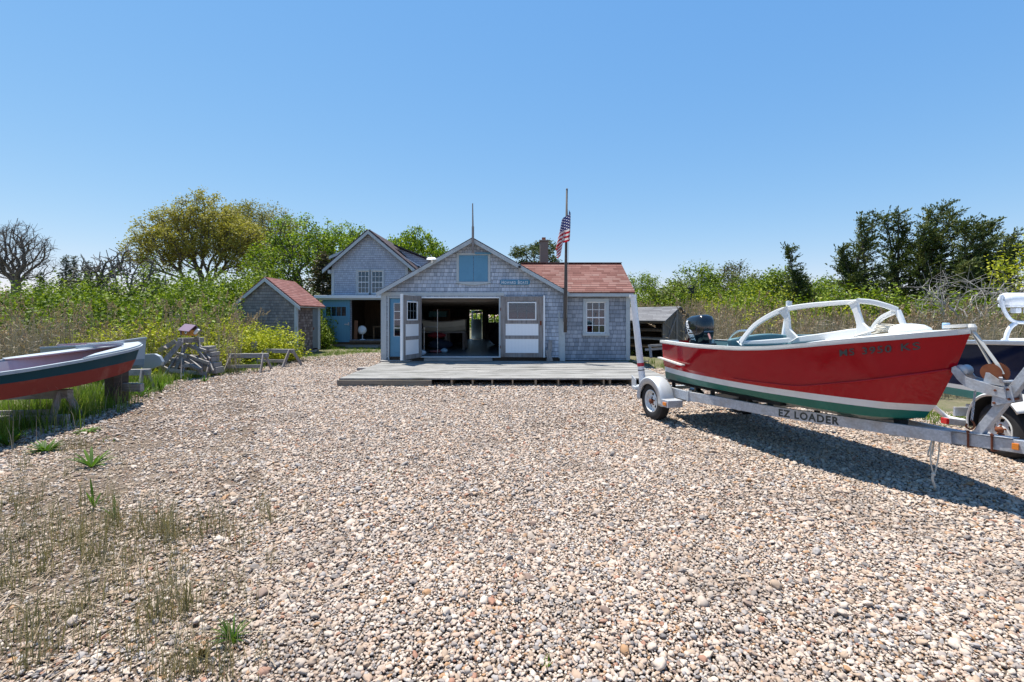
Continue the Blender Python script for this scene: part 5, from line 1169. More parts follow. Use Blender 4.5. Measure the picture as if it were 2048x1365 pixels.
# grey skiff, its tall bow just behind the teal one
F4 = Frame((-9.02, 11.1), (-.72, -.45), (.45, -.72))
s2 = thing('grey_skiff', 'grey skiff with blue bottom whose upright bow shows behind the teal skiff', 'skiff', F4(1.2, 0, 0))
rows4 = [(([0, 4], [0, 0]), ([0, .4, 3.4], [.50, .42, .4]), .06), (([0, .4, 1, 3.4], [0, .25, .45, .5]), ([0, 3.4], [.56, .50]), .04),
 (([0, .4, 1, 3.4], [0, .27, .49, .55]), ([0, 3.4], [.70, .66]), .03), (([0, .4, 1, 3.4], [0, .30, .56, .64]), ([0, .8, 3.4], [1.20, 1.08, .98]), .0)]
H4 = Hull(F4, rows4, 1.7); b = MB()
for side in (1, -1):
    for r, m in ((0, 1), (1, 1), (2, 0)): H4.strip(b, r, r+1, m, side, n=20)
b.mat(0); q_ = [H4.pt(r, 1, 1) for r in range(4)]+[H4.pt(r, 1, -1) for r in (3, 2, 1)]; b.add(q_, [tuple(range(7))]); b.build('hull', [M['grey_boat'], M['greyblue']], s2, autosm=30)
b = MB(); b.mat(0); b.grid([[H4.pt(3, t, 1, -.02, -.12) for t in np.linspace(.03, .98, 16)], [H4.pt(3, t, -1, -.02, -.12) for t in np.linspace(.03, .98, 16)]]); b.build('liner', M['pink_in'], s2)
for side in (1, -1):
    b = MB(); b.ribbon([H4.pt(3, t, side, .01, .01) for t in np.linspace(0, 1, 20)], .05, .04); b.build('rub_rail', M['grey_boat'], s2)
b = MB(); pl = [at(px, py, 11.6) for px, py in ((284, 709), (308, 708), (318, 713), (324, 724), (321, 731), (300, 739), (284, 741))]; b.prism(pl, (.03, .06, 0))
tag(b.build('rudder_board', M['grey_boat'], loc=at(300, 738, 11.6), bevel=.008), 'flat grey rounded board leaning beside the bow of the grey skiff', 'board')

# ---- trestles under the skiffs
def trestle(name, label, c, ang, w=1.3, h=.45, mat='wood_x', group='old wooden trestles', tilt=0.0, spread=.3):
    t = thing(name, label, 'trestle', (c[0], c[1], 0), group); Mx = Matrix.Translation((c[0], c[1], c[2] if len(c) > 2 else 0)) @ Matrix.Rotation(ang, 4, 'Z') @ Matrix.Rotation(tilt, 4, 'Y')
    b = MB(); b.M = Mx; b.box(-w/2, w/2, -.06, .06, h-.14, h); b.build('top_beam', M[mat], t, bevel=.008)
    for x in (-w/2+.12, w/2-.12):
        for s in (1, -1):
            b = MB(); b.M = Mx; b.beam((x, s*.065, h-.03), (x+(.06 if x > 0 else -.06), s*spread, .0), .11, .035, (1, 0, 0)); b.build('leg', M['wood_z'], t, bevel=.004)
    b = MB(); b.M = Mx; b.box(-w/2+.1, w/2-.1, -spread*.7-.02, -spread*.7+.02, h*.28, h*.28+.1); b.build('rail', M[mat], t, bevel=.004)
    return t
trestle('trestle', 'low grey trestle under the middle of the teal skiff', (-7.98, 7.35, 0), R(8), 1.4, .53)
trestle('trestle', 'grey trestle behind the bow of the teal skiff with an open square frame', (-8.85, 10.4, 0), R(12), .85, .52)
b = MB(); b.box(-7.92, -7.74, 8.75, 9.1, 0, .66); tag(b.build('support_post', M['wood_dark'], loc=(-7.8, 9, 0), bevel=.01), 'thick dark upright post under the bow of the teal skiff', 'post')
b = MB(); b.beam((-8.0, 9.0, .33), (-7.35, 8.95, .33), .09, .16); tag(b.build('timber_offcut', M['wood_x'], loc=(-7.6, 9, .3), bevel=.01), 'short pale timber beside the dark post under the bow', 'timber')
b = MB(); b.beam((-9.6, 6.9, .12), (-7.1, 7.2, .10), .12, .14); tag(b.build('fallen_beam', M['wood_x'], loc=(-8, 7, 0), bevel=.01), 'long grey beam lying in the weeds under the teal skiff', 'beam')
# ---- heap of old trestles with a birdhouse on top
DW = 13.0
trestle('trestle', 'tall narrow trestle in the middle of the weathered heap carrying the birdhouse', (-9.36, 13.1, .0), R(38), .62, 1.12, spread=.62, group='trestles in the weathered heap')
trestle('trestle', 'lower front trestle of the weathered heap', (-9.25, 12.95, .0), R(15), 1.1, .5, tilt=R(8), spread=.45, group='trestles in the weathered heap')
trestle('trestle', 'low trestle at the back left of the weathered heap', (-9.75, 13.5, .0), R(-28), .9, .6, spread=.4, group='trestles in the weathered heap')
PL = [((363, 683), (322, 732), .13), ((372, 690), (412, 703), .10), ((369, 710), (418, 727), .10), ((362, 722), (404, 742), .09), ((330, 722), (357, 727), .09), ((372, 690), (352, 738), .09),
      ((351, 683), (330, 697), .12), ((392, 680), (420, 718), .06), ((410, 705), (426, 742), .05), ((322, 733), (352, 750), .13), ((366, 725), (364, 755), .11), ((396, 738), (412, 752), .09), ((366, 684), (330, 716), .04), ((319, 701), (351, 683), .12), ((404, 696), (419, 719), .07), ((389, 691), (412, 721), .08), ((350, 706), (372, 713), .09), ((381, 684), (396, 675), .09), ((328, 741), (402, 746), .08), ((376, 716), (402, 738), .07)]
LB = ['long grey plank sloping down the left of the heap', 'uppermost plank sloping right below the birdhouse', 'middle broad plank sloping right across the heap', 'lower brown plank sloping right across the heap', 'short level plank at the left middle of the heap',
      'splintered pale plank standing in the middle of the heap', 'dark stub plank sticking up left of the heap', 'thin steep plank at the upper right of the heap', 'thin steep plank at the lower right of the heap', 'grey plank low at the left foot of the heap', 'upright bluish post in the middle of the heap', 'short steep foot plank at the right of the heap', 'thin dark stick leaning left of the heap', 'dark broad board sticking out at the upper left of the heap', 'thin strut at the right flank of the heap', 'dark inner strut right of the middle of the heap', 'short grey board in the left middle of the heap', 'stub board pointing up right beside the birdhouse', 'long level board across the foot of the heap', 'thin lower strut behind the middle board of the heap']
for i, (p0, p1, wd) in enumerate(PL):
    dd_ = DW-.35+.5*((i*37) % 10)/10; b = MB(); b.beam(at(*p0, dd_+.15), at(*p1, dd_-.15), wd*1.0, .04, (0, 1, .3))
    tag(b.build('plank', M['wood_x' if i % 3 else 'wood_z'], loc=at(*p1, dd_), bevel=.005), LB[i], 'plank', 'planks in the weathered heap')
bh = thing('birdhouse', 'orange birdhouse with a faded violet roof on top of the heap', 'birdhouse', at(378, 671, 12.75))
b = MB(); c = at(378, 671, 12.75); b.M = Matrix.Translation(c) @ Matrix.Rotation(R(-22), 4, 'Z') @ Matrix.Rotation(R(4), 4, 'Y')
b.box(-.15, .20, -.10, .10, .0, .16); Mq = b.M; b.build('body', M['orange_wood'], bh)
b = MB(); b.M = Mq; b.prism([(-.16, -.15, .13), (-.16, 0, .29), (-.16, .15, .13), (-.16, .13, .0), (-.16, -.12, .0)], (-.02, 0, 0)); b.prism([(-.2, -.17, .125), (-.2, 0, .29), (-.2, 0, .31), (-.2, -.185, .135)], (.46, 0, 0)); b.prism([(-.2, .17, .125), (-.2, 0, .29), (-.2, 0, .31), (-.2, .185, .135)], (.46, 0, 0)); b.build('roof', M['violet_roof'], bh)
b = MB(); b.M = Mq; b.lathe((.03, -.10, .09), (0, -1, 0), [(.045, 0), (.045, .012), (.024, .012)], 16); b.mat(1); b.lathe((.03, -.113, .09), (0, -1, 0), [(.025, 0), (.02, .002)], 14); b.build('entrance_ring', [M['white'], M['dark']], bh)
b = MB(); b.beam(at(389, 668, 12.7), at(397, 659, 12.7), .07, .06); b.build('perch', M['white'], bh)
nm = ['bottom', 'second', 'third', 'fourth', 'fifth', 'top']
for i, (x0, x1, y0, y1) in enumerate(((421, 437, 734, 747), (425, 433, 725, 734), (414, 428, 713, 724), (411, 429, 704, 712.5), (409, 424, 698, 703.5), (407, 422, 692.5, 697.5))):
    p0 = at(x0, y1, 13.1); p1 = at(x1, y0, 13.1); b = MB(); b.box(p0.x, p1.x, 13.0, 13.35, max(0, p0.z), p1.z-.006)
    tag(b.build('concrete_block', M['block'], loc=((p0.x+p1.x)/2, 13.1, p0.z), bevel=.012), '%s grey block of the leaning stack beside the weathered heap' % nm[i], 'block', 'blocks stacked beside the heap')
t5 = trestle('trestle', 'low bench-like trestle with a pale top board beside the block stack', (-8.35, 14.2, 0), R(10), 1.15, .58, spread=.5, group='trestles by the gravel edge')
trestle('trestle', 'trestle half lost in leaves between the block stack and the small shed', (-8.3, 15.9, 0), R(-10), 1.2, .6, spread=.5, group='trestles by the gravel edge')
b = MB(); b.box(at(505, 720, 16).x, at(513, 720, 16).x, 15.9, 16.1, 0, .85); tag(b.build('stub_post', M['wood_z'], loc=at(508, 735, 16), bevel=.01), 'grey stub post standing in yellow green leaves left of the small shed', 'post')
b = MB()
for (p0, p1) in (((1296, 692), (1335, 690)), ((1290, 700), (1330, 697)), ((1300, 694), (1302, 716))): b.beam(at(*p0, 15.3), at(*p1, 15.1), .08, .07)
tag(b.build('driftwood', M['wood_x'], loc=at(1310, 705, 15.2)), 'grey driftwood frame lying in grass right of the wing', 'driftwood')
b = MB(); c = at(1382, 612, 27); b.tube([(c.x, 27, 0), (c.x, 27, at(0, 588, 27).z)], .07, 8); bp = thing('birdhouse_post', 'dark nesting box on a tall post against the green trees right of the wing', 'nesting box', (c.x, 27, 0))
b.build('post', M['wood_dark'], bp); b = MB(); z = at(0, 588, 27).z; b.box(c.x-.14, c.x+.14, 26.85, 27.15, z, z+.36); b.prism([(c.x-.2, 26.8, z+.36), (c.x+.2, 26.8, z+.36), (c.x, 26.8, z+.5)], (0, .4, 0)); b.build('box', M['dark'], bp)
# ------------------------------------------------------------------ vegetation
M['leaf_oak'] = leafmat('leaf_oak', [(.10,.10,.02), (.26,.235,.04), (.44,.39,.08), (.20,.22,.04)], .35)
M['leaf_oak2'] = leafmat('leaf_oak_pale', [(.16,.15,.04), (.24,.23,.05), (.33,.30,.09)], .35)
M['leaf_maple'] = leafmat('leaf_maple', [(.02,.045,.006), (.11,.18,.012), (.28,.38,.02), (.48,.56,.06)], .38, 1.2)
M['leaf_green'] = leafmat('leaf_green', [(.012,.024,.006), (.08,.13,.012), (.23,.31,.02), (.44,.50,.05)], .3, 1.4)
M['leaf_yellow'] = leafmat('leaf_yellow', [(.04,.07,.012), (.24,.29,.02), (.60,.59,.04), (.10,.15,.02)], .32, 1.9)
M['leaf_olive'] = leafmat('leaf_olive', [(.03,.04,.012), (.12,.145,.035), (.27,.29,.07)], .28, 1.2)
M['leaf_cedar'] = leafmat('leaf_cedar', [(.025,.045,.018), (.06,.09,.025), (.11,.135,.035), (.19,.18,.05)], .25, 1.4)
M['leaf_spruce'] = leafmat('leaf_spruce', [(.03,.048,.03), (.06,.08,.045), (.10,.12,.06)], .15)
M['leaf_brown'] = leafmat('leaf_brown', [(.05,.04,.018), (.10,.075,.03), (.045,.06,.02)], .2)
M['reed'] = leafmat('reed_stalk', [(.17,.13,.09), (.32,.26,.18), (.42,.36,.27)], .2)
M['plume'] = leafmat('reed_plume', [(.24,.16,.10), (.36,.26,.17), (.46,.35,.24)], .3)
M['grass'] = leafmat('grass_blade', [(.08,.10,.025), (.19,.17,.07), (.36,.29,.17), (.13,.15,.045)], .25, 3.5)
M['grass_green'] = leafmat('grass_green', [(.04,.085,.012), (.10,.18,.018), (.21,.30,.04), (.30,.27,.12)], .4, 2.0)
M['straw'] = leafmat('straw', [(.20,.15,.10), (.36,.28,.20), (.48,.40,.31)], .1)
M['weed'] = leafmat('weed_leaf', [(.03,.07,.01), (.07,.15,.015), (.17,.28,.03)], .4, 3)
def unit(v): return v/np.maximum(np.linalg.norm(v, axis=1, keepdims=True), 1e-9)
def leaf_quads(C, size, asp=.6, up=.3, dirs=None, g=rng):
    """pointed leaves: one kite-shaped face each"""
    n = len(C); size = np.broadcast_to(size, n)*g.uniform(.65, 1.3, n)
    if dirs is None: d = g.normal(size=(n, 3)); d[:, 2] = d[:, 2]*.5
    else: d = dirs+g.normal(size=(n, 3))*.45
    d = unit(d); q = g.normal(size=(n, 3)); q[:, 2] += up*3; s = unit(np.cross(d, q))
    a = C-d*size[:, None]*.5; e = C+d*size[:, None]*.5; m = C-d*size[:, None]*.05; w_ = s*(size*asp*.5)[:, None]
    V = np.stack([a, m+w_, e, m-w_], 1).reshape(-1, 3); F = np.arange(4*n).reshape(n, 4); return V, F
def bct(root_pts, tips, bal=.45, step=.45, jit=.1, g=rng):
    """connect each tip to the growing tree by the cheapest branch; returns nodes, parents"""
    P = [np.array(p, float) for p in root_pts]; par = [-1]+list(range(len(P)-1)); pl = [0.0]
    for i in range(1, len(P)): pl.append(pl[-1]+np.linalg.norm(P[i]-P[i-1]))
    P = list(P); A = np.array(P); tips = np.array(tips); base = A[-1]
    order = np.argsort(np.linalg.norm(tips-base, axis=1)); ends = []
    cap = 40000; buf = np.zeros((cap, 3)); buf[:len(P)] = A; plb = np.zeros(cap); plb[:len(P)] = pl; n = len(P); n0 = max(0, len(P)-3)
    for ti in order:
        t = tips[ti]; v = t-buf[n0:n]; d = np.linalg.norm(v, axis=1)
        down = np.maximum(0, -v[:, 2])*.8
        k = n0+int(np.argmin(d+bal*plb[n0:n]+down)); L_ = np.linalg.norm(t-buf[k]); m = max(1, int(L_/step))
        p0 = buf[k].copy(); prev = k; drift = g.normal(size=3)*jit*L_*.35; drift[2] = abs(drift[2])*.4
        for q in range(1, m+1):
            f = q/m; p = p0+(t-p0)*f+drift*math.sin(f*math.pi)+(g.normal(size=3)*jit*step*.6 if q < m else 0)
            buf[n] = p; par.append(prev); plb[n] = plb[prev]+np.linalg.norm(p-buf[prev]); prev = n; n += 1
            if n >= cap-2: break
        ends.append(prev)
    return buf[:n].copy(), par, ends
def tree_mesh(name, P, par, r_tip, expo, mat, parent, rmax=None, n=5):
    m = len(P); load = np.zeros(m); kids = np.zeros(m, int)
    for i in range(m-1, 0, -1):
        if kids[i] == 0: load[i] = 1
        load[par[i]] += load[i]; kids[par[i]] += 1
    load[0] = max(load[0], 1); r = r_tip*load**expo
    if rmax: r = np.minimum(r, rmax)
    par = np.array(par); idx = np.arange(1, m); a = P[par[idx]]; c = P[idx]; ra = np.minimum(r[par[idx]], r[idx]*1.35); rc = r[idx]
    first = par[idx] == idx-1; ra = np.where(first, r[par[idx]], ra)
    d = unit(c-a); ref = np.tile([0.3, .1, 1.0], (len(d), 1)); ref[np.abs(d[:, 2]) > .93] = (1, 0, 0); s = unit(np.cross(d, ref)); u = np.cross(s, d)
    V = []; 
    for (pt, rr) in ((a, ra), (c+d*rc[:, None]*.3, rc)):
        for k in range(n): t = 2*math.pi*k/n; V.append(pt+s*(math.cos(t)*rr)[:, None]+u*(math.sin(t)*rr)[:, None])
    V = np.stack(V, 1).reshape(-1, 3); b0 = np.arange(len(a))*2*n; F = []
    for k in range(n): F.append(np.stack([b0+k, b0+(k+1) % n, b0+n+(k+1) % n, b0+n+k], 1))
    return fast_mesh(name, V, np.concatenate(F), mat, parent, smooth=True)
def in_ell(n, c, r, g=rng, shell=.0):
    d = unit(g.normal(size=(n, 3))); rad = g.uniform(shell**3, 1, n)**(1/3); return np.array(c)+d*rad[:, None]*np.array(r)
def tree(name, label, cat, base, trunk, ells, ntips, leaf=None, nleaf=26, lsize=.16, lrad=.5, r_tip=.012, expo=.47, bark='bark', bal=.45, jit=.12, seed=1, group=None, shell=.35, step=.5, trunkname='trunk', asp=.6, dirs=None, flat=1.0, multi=0, fine=0):
    g = np.random.default_rng(seed); t = thing(name, label, cat, base, group)
    base = np.array(base, float); tp = [base+np.array(p) for p in trunk]
    tot = sum(e[1][0]*e[1][1]*e[1][2] for e in ells); tips = np.concatenate([in_ell(max(3, int(ntips*e[1][0]*e[1][1]*e[1][2]/tot)), base+np.array(e[0]), e[1], g, shell) for e in ells])
    P, par, ends = bct(tp, tips, bal, step, jit, g)
    if fine:                                    # extra twigs for bare trees
        ii = g.integers(len(tp)+20 if len(P) > len(tp)+60 else 1, len(P), fine); d = unit(g.normal(size=(fine, 3))+[0, 0, .5]); tw = P[ii]+d*g.uniform(.25, .8, (fine, 1)); par = list(par)+[int(q_) for q_ in ii]; P = np.concatenate([P, tw])
    tree_mesh(trunkname, P, par, r_tip, expo, M[bark], t)
    if leaf:
        E_ = P[ends]; per = nleaf; C = np.repeat(E_, per, 0)+g.normal(size=(len(E_)*per, 3))*np.array([lrad, lrad, lrad*flat])*.55
        mid = P[g.integers(len(tp)+5, len(P), int(len(C)*.25))]; C = np.concatenate([C, mid+g.normal(size=mid.shape)*lrad*.4])
        dd = None
        if dirs is not None: dd = np.tile(np.array(dirs, float), (len(C), 1))
        V, F = leaf_quads(C, lsize, asp, dirs=dd, g=g); fast_mesh('crown', V, F, M[leaf], t)
    return t
def XY(px, D): return ((px-CX)/FPX*D, D, 0)
def Zat(py, D): return EYE-(py-CY)/FPX*D
# big olive-gold oak and its neighbour
D = 40; s_ = D/FPX
tree('oak_tree', 'large spreading oak with golden new leaves, tallest tree on the left', 'tree', XY(408, D), [(0,0,0), (.1,0,1.8), (.1,0,3.2), (-.1,0,4.6)],
     [((-.3, 0, 8.9), (5.3, 3.6, 2.2)), ((-4.2, .2, 7.6), (2.6, 2.4, 1.8)), ((.3, 0, 10.6), (2.6, 2.4, 2.1)), ((3.2, 0, 8.0), (2.4, 2.4, 2.6)), ((-2.6, 0, 9.6), (2.4, 2.4, 1.5)), ((-5.3, 0, 7.6), (1.7, 1.8, 1.5))], 800, 'leaf_oak', 40, .17, .42, .02, .50, seed=3, bal=.75, jit=.16, shell=.45)
tree('oak_tree', 'paler thinly leaved oak standing just right of the golden oak', 'tree', XY(520, 46), [(0,0,0), (0,0,2.5), (-.2,0,4.5)],
     [((0, 0, 9.9), (4.2, 3, 3.3)), ((2.2, 0, 9.0), (2.6, 2.2, 2.5)), ((-1.5, 0, 10.6), (2.8, 2.2, 2.6))], 520, 'leaf_oak2', 36, .17, .6, .015, .5, seed=5, shell=.5)
# bare tree, spruces, gnarled dead trees on the left
tree('bare_tree', 'leafless round headed tree at the far left edge', 'tree', XY(31, 42), [(0,0,0), (.05,0,2.4), (.1,0,4.6), (.2,0,5.6)],
     [((.2, 0, 8.0), (2.4, 2.2, 2.5)), ((-1.2, 0, 7.5), (1.8, 2, 2.4)), ((1.7, 0, 7.2), (1.3, 1.8, 2.3))], 430, None, r_tip=.0095, expo=.49, seed=8, bal=.65, jit=.2, shell=.15, fine=1700, step=.4)
def conifer(label, px, D, top_py, halfw, seed, leaf='leaf_spruce', cat='tree', lean=.0, dens=1.0, group=None, ls=.2):
    g = np.random.default_rng(seed); b0 = np.array(XY(px, D), float); H_ = Zat(top_py, D); t = thing('spruce_tree', label, cat, b0, group)
    b = MB(); b.tube([b0, b0+[lean*.4, 0, H_*.5], b0+[lean, 0, H_*.97]], [.12, .07, .015], 6)
    C = []; Dr = []
    nW = int(H_/.3)
    for i in range(nW):
        z = .8+(H_-.9)*i/nW; rr = halfw*(1-(z/H_))**.8*g.uniform(.75, 1.1)
        for a in g.uniform(0, 6.28, 7):
            r1 = rr*g.uniform(.7, 1.1); dv = np.array([math.cos(a), math.sin(a), .12]); p0 = b0+[lean*(z/H_)**2, 0, z]
            b.tube([p0, p0+dv*r1], [.02, .006], 3, cap=False)
            m = int(26*dens*r1+6); f = g.uniform(.15, 1, (m, 1)); C.append(p0+dv*r1*f+g.normal(size=(m, 3))*[.14, .14, .13]-[0, 0, .08]*1); Dr.append(np.tile(dv+[0, 0, -.15], (m, 1)))
    b.build('trunk', M['bark'], t); V, F = leaf_quads(np.concatenate(C), ls, .35, dirs=np.concatenate(Dr), g=g); fast_mesh('crown', V, F, M[leaf], t); return t
conifer('dark spruce just right of the leafless tree, leftmost of the spruces', 82, 36, 540, 1.7, 11, group='far spruces'); conifer('tallest dark spruce, second of the spruces from the left', 132, 38, 506, 1.5, 12, group='far spruces'); conifer('narrow spruce beside the tallest one', 148, 40, 508, 1.3, 14, group='far spruces'); conifer('smaller spruce left of the gnarled dead tree', 176, 38, 518, 1.1, 13, group='far spruces')
tree('dead_tree', 'gnarled leafless tree with curling limbs between the spruces and the golden oak', 'dead tree', XY(222, 27), [(0,0,0), (-.1,0,1.4), (-.5,0,2.6), (-.7,0,3.4)], [((-.5, 0, 4.7), (1.5, 1, .95)), ((1.0, 0, 4.9), (.9, .8, .8)), ((-2.0, 0, 3.9), (1.3, .8, .35))], 90, None, r_tip=.017, expo=.45, bark='bark', seed=21, bal=.6, jit=.55, step=.28, fine=160)
tree('dead_tree', 'twisted bare shrub tree in front of the golden oak trunk', 'dead tree', XY(272, 24), [(0,0,0), (.1,0,1.4), (-.2,0,2.4)], [((-.6, 0, 3.6), (1.2, .8, .9)), ((1.2, 0, 3.0), (1.5, .8, .8)), ((.2, 0, 4.3), (1.0, .7, .5))], 80, None, r_tip=.015, expo=.45, bark='bark', seed=23, bal=.6, jit=.5, step=.28, fine=120)
# maples around the rear house
tree('maple_tree', 'bright green maple behind the small shed', 'tree', XY(625, 34), [(0,0,0), (.2,0,1.6), (-.1,0,2.8), (-.5,0,3.6)], [((-.5, 0, 5.6), (4.2, 2.6, 2.5)), ((-1.0, 0, 7.6), (2.2, 2, 1.6)), ((-3.2, 0, 4.6), (2.2, 2, 1.8)), ((2.2, 0, 6.6), (1.9, 2, 1.6)), ((-.3,0,8.8), (.7,.8,1.0)), ((-2.2,0,7.6), (.6,.7,1.1)), ((1.4,0,8.3), (.6,.7,1.0))], 560, 'leaf_maple', 28, .17, .36, .02, .5, seed=31, shell=.5)
tree('maple_tree', 'bright green maple showing above the left dormer of the rear house', 'tree', XY(668, 39), [(0,0,0), (0,0,2.6), (.2,0,4)], [((0.5, 0, 7.2), (3.3, 2.4, 2.6)), ((2.2, 0, 7.6), (1.8, 1.8, 1.7))], 330, 'leaf_maple', 24, .17, .36, .015, .5, seed=33, shell=.5)
tree('poplar_tree', 'upright green tree behind the valley between the two roofs', 'tree', XY(828, 38), [(0,0,0), (0,0,3), (0,0,4.6)], [((.2, 0, 6.4), (2.8, 2, 2.2)), ((.1, 0, 8.0), (.9, 1, 1.35)), ((-1.7, 0, 7.1), (.8, 1, 1.2)), ((2.4, 0, 6.2), (1.0, 1, 1.5)), ((-.7, 0, 7.8), (.5, .7, 1.2)), ((1.2, 0, 7.3), (.5, .7, 1.2))], 300, 'leaf_maple', 26, .19, .38, .013, .48, seed=35, shell=.4, dirs=(.1, 0, 1))
conifer('brownish evergreen behind the corner of the rear house', 646, 31, 500, 2.6, 41, 'leaf_brown', dens=1.6, ls=.22); conifer('dark evergreen low beside the small shed roof', 628, 28, 578, 1.8, 42, 'leaf_cedar', dens=1.6, ls=.2)
tree('pine_tree', 'dark layered pine behind the stone chimney', 'tree', XY(1072, 34), [(0,0,0), (.1,0,3), (.2,0,5)], [((-.5, 0, 6.6), (1.5, 1.2, .55)), ((.7, 0, 6.9), (1.2, 1.2, .5)), ((.9, 0, 5.9), (1.2, 1, .35)), ((-.3, 0, 5.7), (1.2, 1, .4)), ((1.1, 0, 5.2), (.9, 1, .3)), ((-1.4, 0, 5.2), (1.3, 1, .4))], 150, 'leaf_cedar', 44, .17, .3, .015, .5, seed=44, flat=.5, asp=.4)
# trees to the right of the wing
RT = [(1272, 42, 548, 2.4, 'leaf_green', 'rounded green tree rising right behind the wing roof'), (1345, 30, 566, 1.7, 'leaf_olive', 'pale olive bushy tree just right of the wing'), (1392, 34, 530, 2.1, 'leaf_green', 'loose green tree behind the nesting box post'),
      (1452, 36, 523, 2.3, 'leaf_olive', 'thin twiggy pale tree left of the lone cedar'), (1500, 33, 546, 1.9, 'leaf_olive', 'soft olive tree between the twiggy tree and the lone cedar'), (1545, 31, 538, 1.8, 'leaf_green', 'bright green tree touching the left of the lone cedar'),
      (1632, 34, 556, 1.9, 'leaf_green', 'low green tree in the gap right of the lone cedar')]
for i, (px, D, py, hw, lf_, lb_) in enumerate(RT):
    H_ = Zat(py, D); thin = i == 3
    tree('leafy_tree', lb_, 'tree', XY(px, D), [(0,0,0), (.1,0,H_*.25), (0,0,H_*.4)], [((0, 0, H_*.62), (hw, hw*.8, H_*.37)), ((hw*.4, 0, H_*.8), (hw*.5, hw*.5, H_*.19)), ((-hw*.6, 0, H_*.55), (hw*.6, hw*.6, H_*.27))], 190 if thin else 170, lf_, 12 if thin else 40, .16, .45, .013, .48, seed=50+i, group='trees right of the boat shed', fine=500 if thin else 0)
# windswept red cedars
def cedar(label, px, D, tops, seed, group, dens=1.0, base_r=1.5, bot=.8, leaf='leaf_cedar'):
    """tops: list of (px, py) of leaning leaders"""
    g = np.random.default_rng(seed); b0 = np.array(XY(px, D), float); t = thing('cedar_tree', label, 'cedar', b0, group); b = MB(); C = []; Dr = []
    b.tube([b0, b0+[0, 0, 1.3], b0+[.05, 0, 2.2]], [.22, .18, .13], 7)
    for (tx, ty) in tops:
        tip = np.array(at(tx, ty, D+g.uniform(-.7, .7))); st = b0+[g.uniform(-.15, .15), g.uniform(-.2, .2), 1.4]; L_ = np.linalg.norm(tip-st)
        mid = st*.45+tip*.55; mid[0] = mid[0]-.12*L_*(1 if tip[0] > st[0] else -.1); path = [np.array(q_) for q_ in bez([st, mid, tip], 22)]
        b.tube(path, [.09*(1-i/len(path))+.012 for i in range(len(path))], 5)
        for i, p in enumerate(path):
            f = i/(len(path)-1)
            if f < .08: continue
            rr = base_r*(1.1*(1-f)**1.4+.13)
            if i % 2 and f < .85: continue
            for q_ in range(int(6 if f < .8 else 5)):
                a = g.uniform(0, 6.28); ln_ = rr*g.uniform(.55, 1.15); dv = np.array([math.cos(a)+.35, math.sin(a), g.uniform(.0, .35)+.45*f]); dv = dv/np.linalg.norm(dv)
                e = p+dv*ln_; b.tube([p, e], [.014, .004], 3, cap=False)
                for tf in np.linspace(.35, 1.0, int(2+ln_*2.4)):
                    m = int(17*dens); fr3 = g.uniform(-.5, 1.0, (m, 1)); w3 = .11*(1-fr3*.75); od = dv*1.0+g.normal(size=3)*[.4, .4, .15]+[.15, 0, .12]; od = od/np.linalg.norm(od)
                    C.append(p+dv*ln_*tf+od*fr3*.42+g.normal(size=(m, 3))*w3*[.62, .62, .26]); Dr.append(np.tile(od*1.3, (m, 1)))
    b.build('trunk', M['bark'], t); V, F = leaf_quads(np.concatenate(C), .125, .42, dirs=np.concatenate(Dr), g=g); fast_mesh('crown', V, F, M[leaf], t); return t
G_ = 'windswept cedars on the right'
cedar('lone dark cedar with a leaning pointed top', 1596, 26, [(1577, 500), (1588, 545), (1600, 560)], 61, G_, base_r=1.2)
cedar('leftmost cedar of the windswept clump, with a forked top', 1728, 23, [(1682, 500), (1720, 441), (1752, 434), (1690, 530), (1735, 478), (1700, 560)], 62, G_, base_r=1.5)
cedar('second cedar of the windswept clump, top leaning right', 1790, 24, [(1772, 434), (1797, 430), (1812, 458), (1820, 490)], 63, G_, base_r=1.5)
cedar('tallest cedar in the middle of the windswept clump', 1858, 22.5, [(1890, 413), (1862, 425), (1905, 432), (1845, 455), (1920, 452), (1880, 470)], 64, G_, base_r=1.7)
cedar('cedar on the right of the clump with long arms swept right', 1920, 21.5, [(1930, 448), (1960, 455), (1985, 447), (1990, 475), (2025, 473), (2030, 492), (1960, 500)], 65, G_, base_r=1.6)
cedar('low wide cedar filling the foot of the clump near the picture edge', 1960, 20.5, [(1985, 520), (2035, 500), (2060, 515), (1930, 530), (2010, 540)], 66, G_, base_r=1.5)
tree('bare_shrub', 'pale leafless shrub tangled in front of the cedar clump', 'shrub', XY(1935, 15), [(0,0,0), (0,0,.8), (.1,0,1.5)], [((-.1, 0, 2.5), (1.5, .8, .7)), ((1.2, 0, 2.3), (1.0, .8, .5)), ((-1.3, 0, 1.9), (.9, .7, .4))], 80, None, r_tip=.0045, expo=.45, bark='bark_pale', seed=71, jit=.5, step=.25, bal=.5, fine=260)
tree('leafy_branch_tree', 'thin yellow green tree leaning in at the right picture edge', 'tree', XY(2075, 15), [(0,0,0), (-.1,0,1.5), (-.2,0,2.4)], [((-.2, 0, 3.4), (1.1, .8, .8)), ((-.9, 0, 3.0), (.6, .6, .4))], 60, 'leaf_yellow', 16, .09, .3, .008, .48, seed=73)
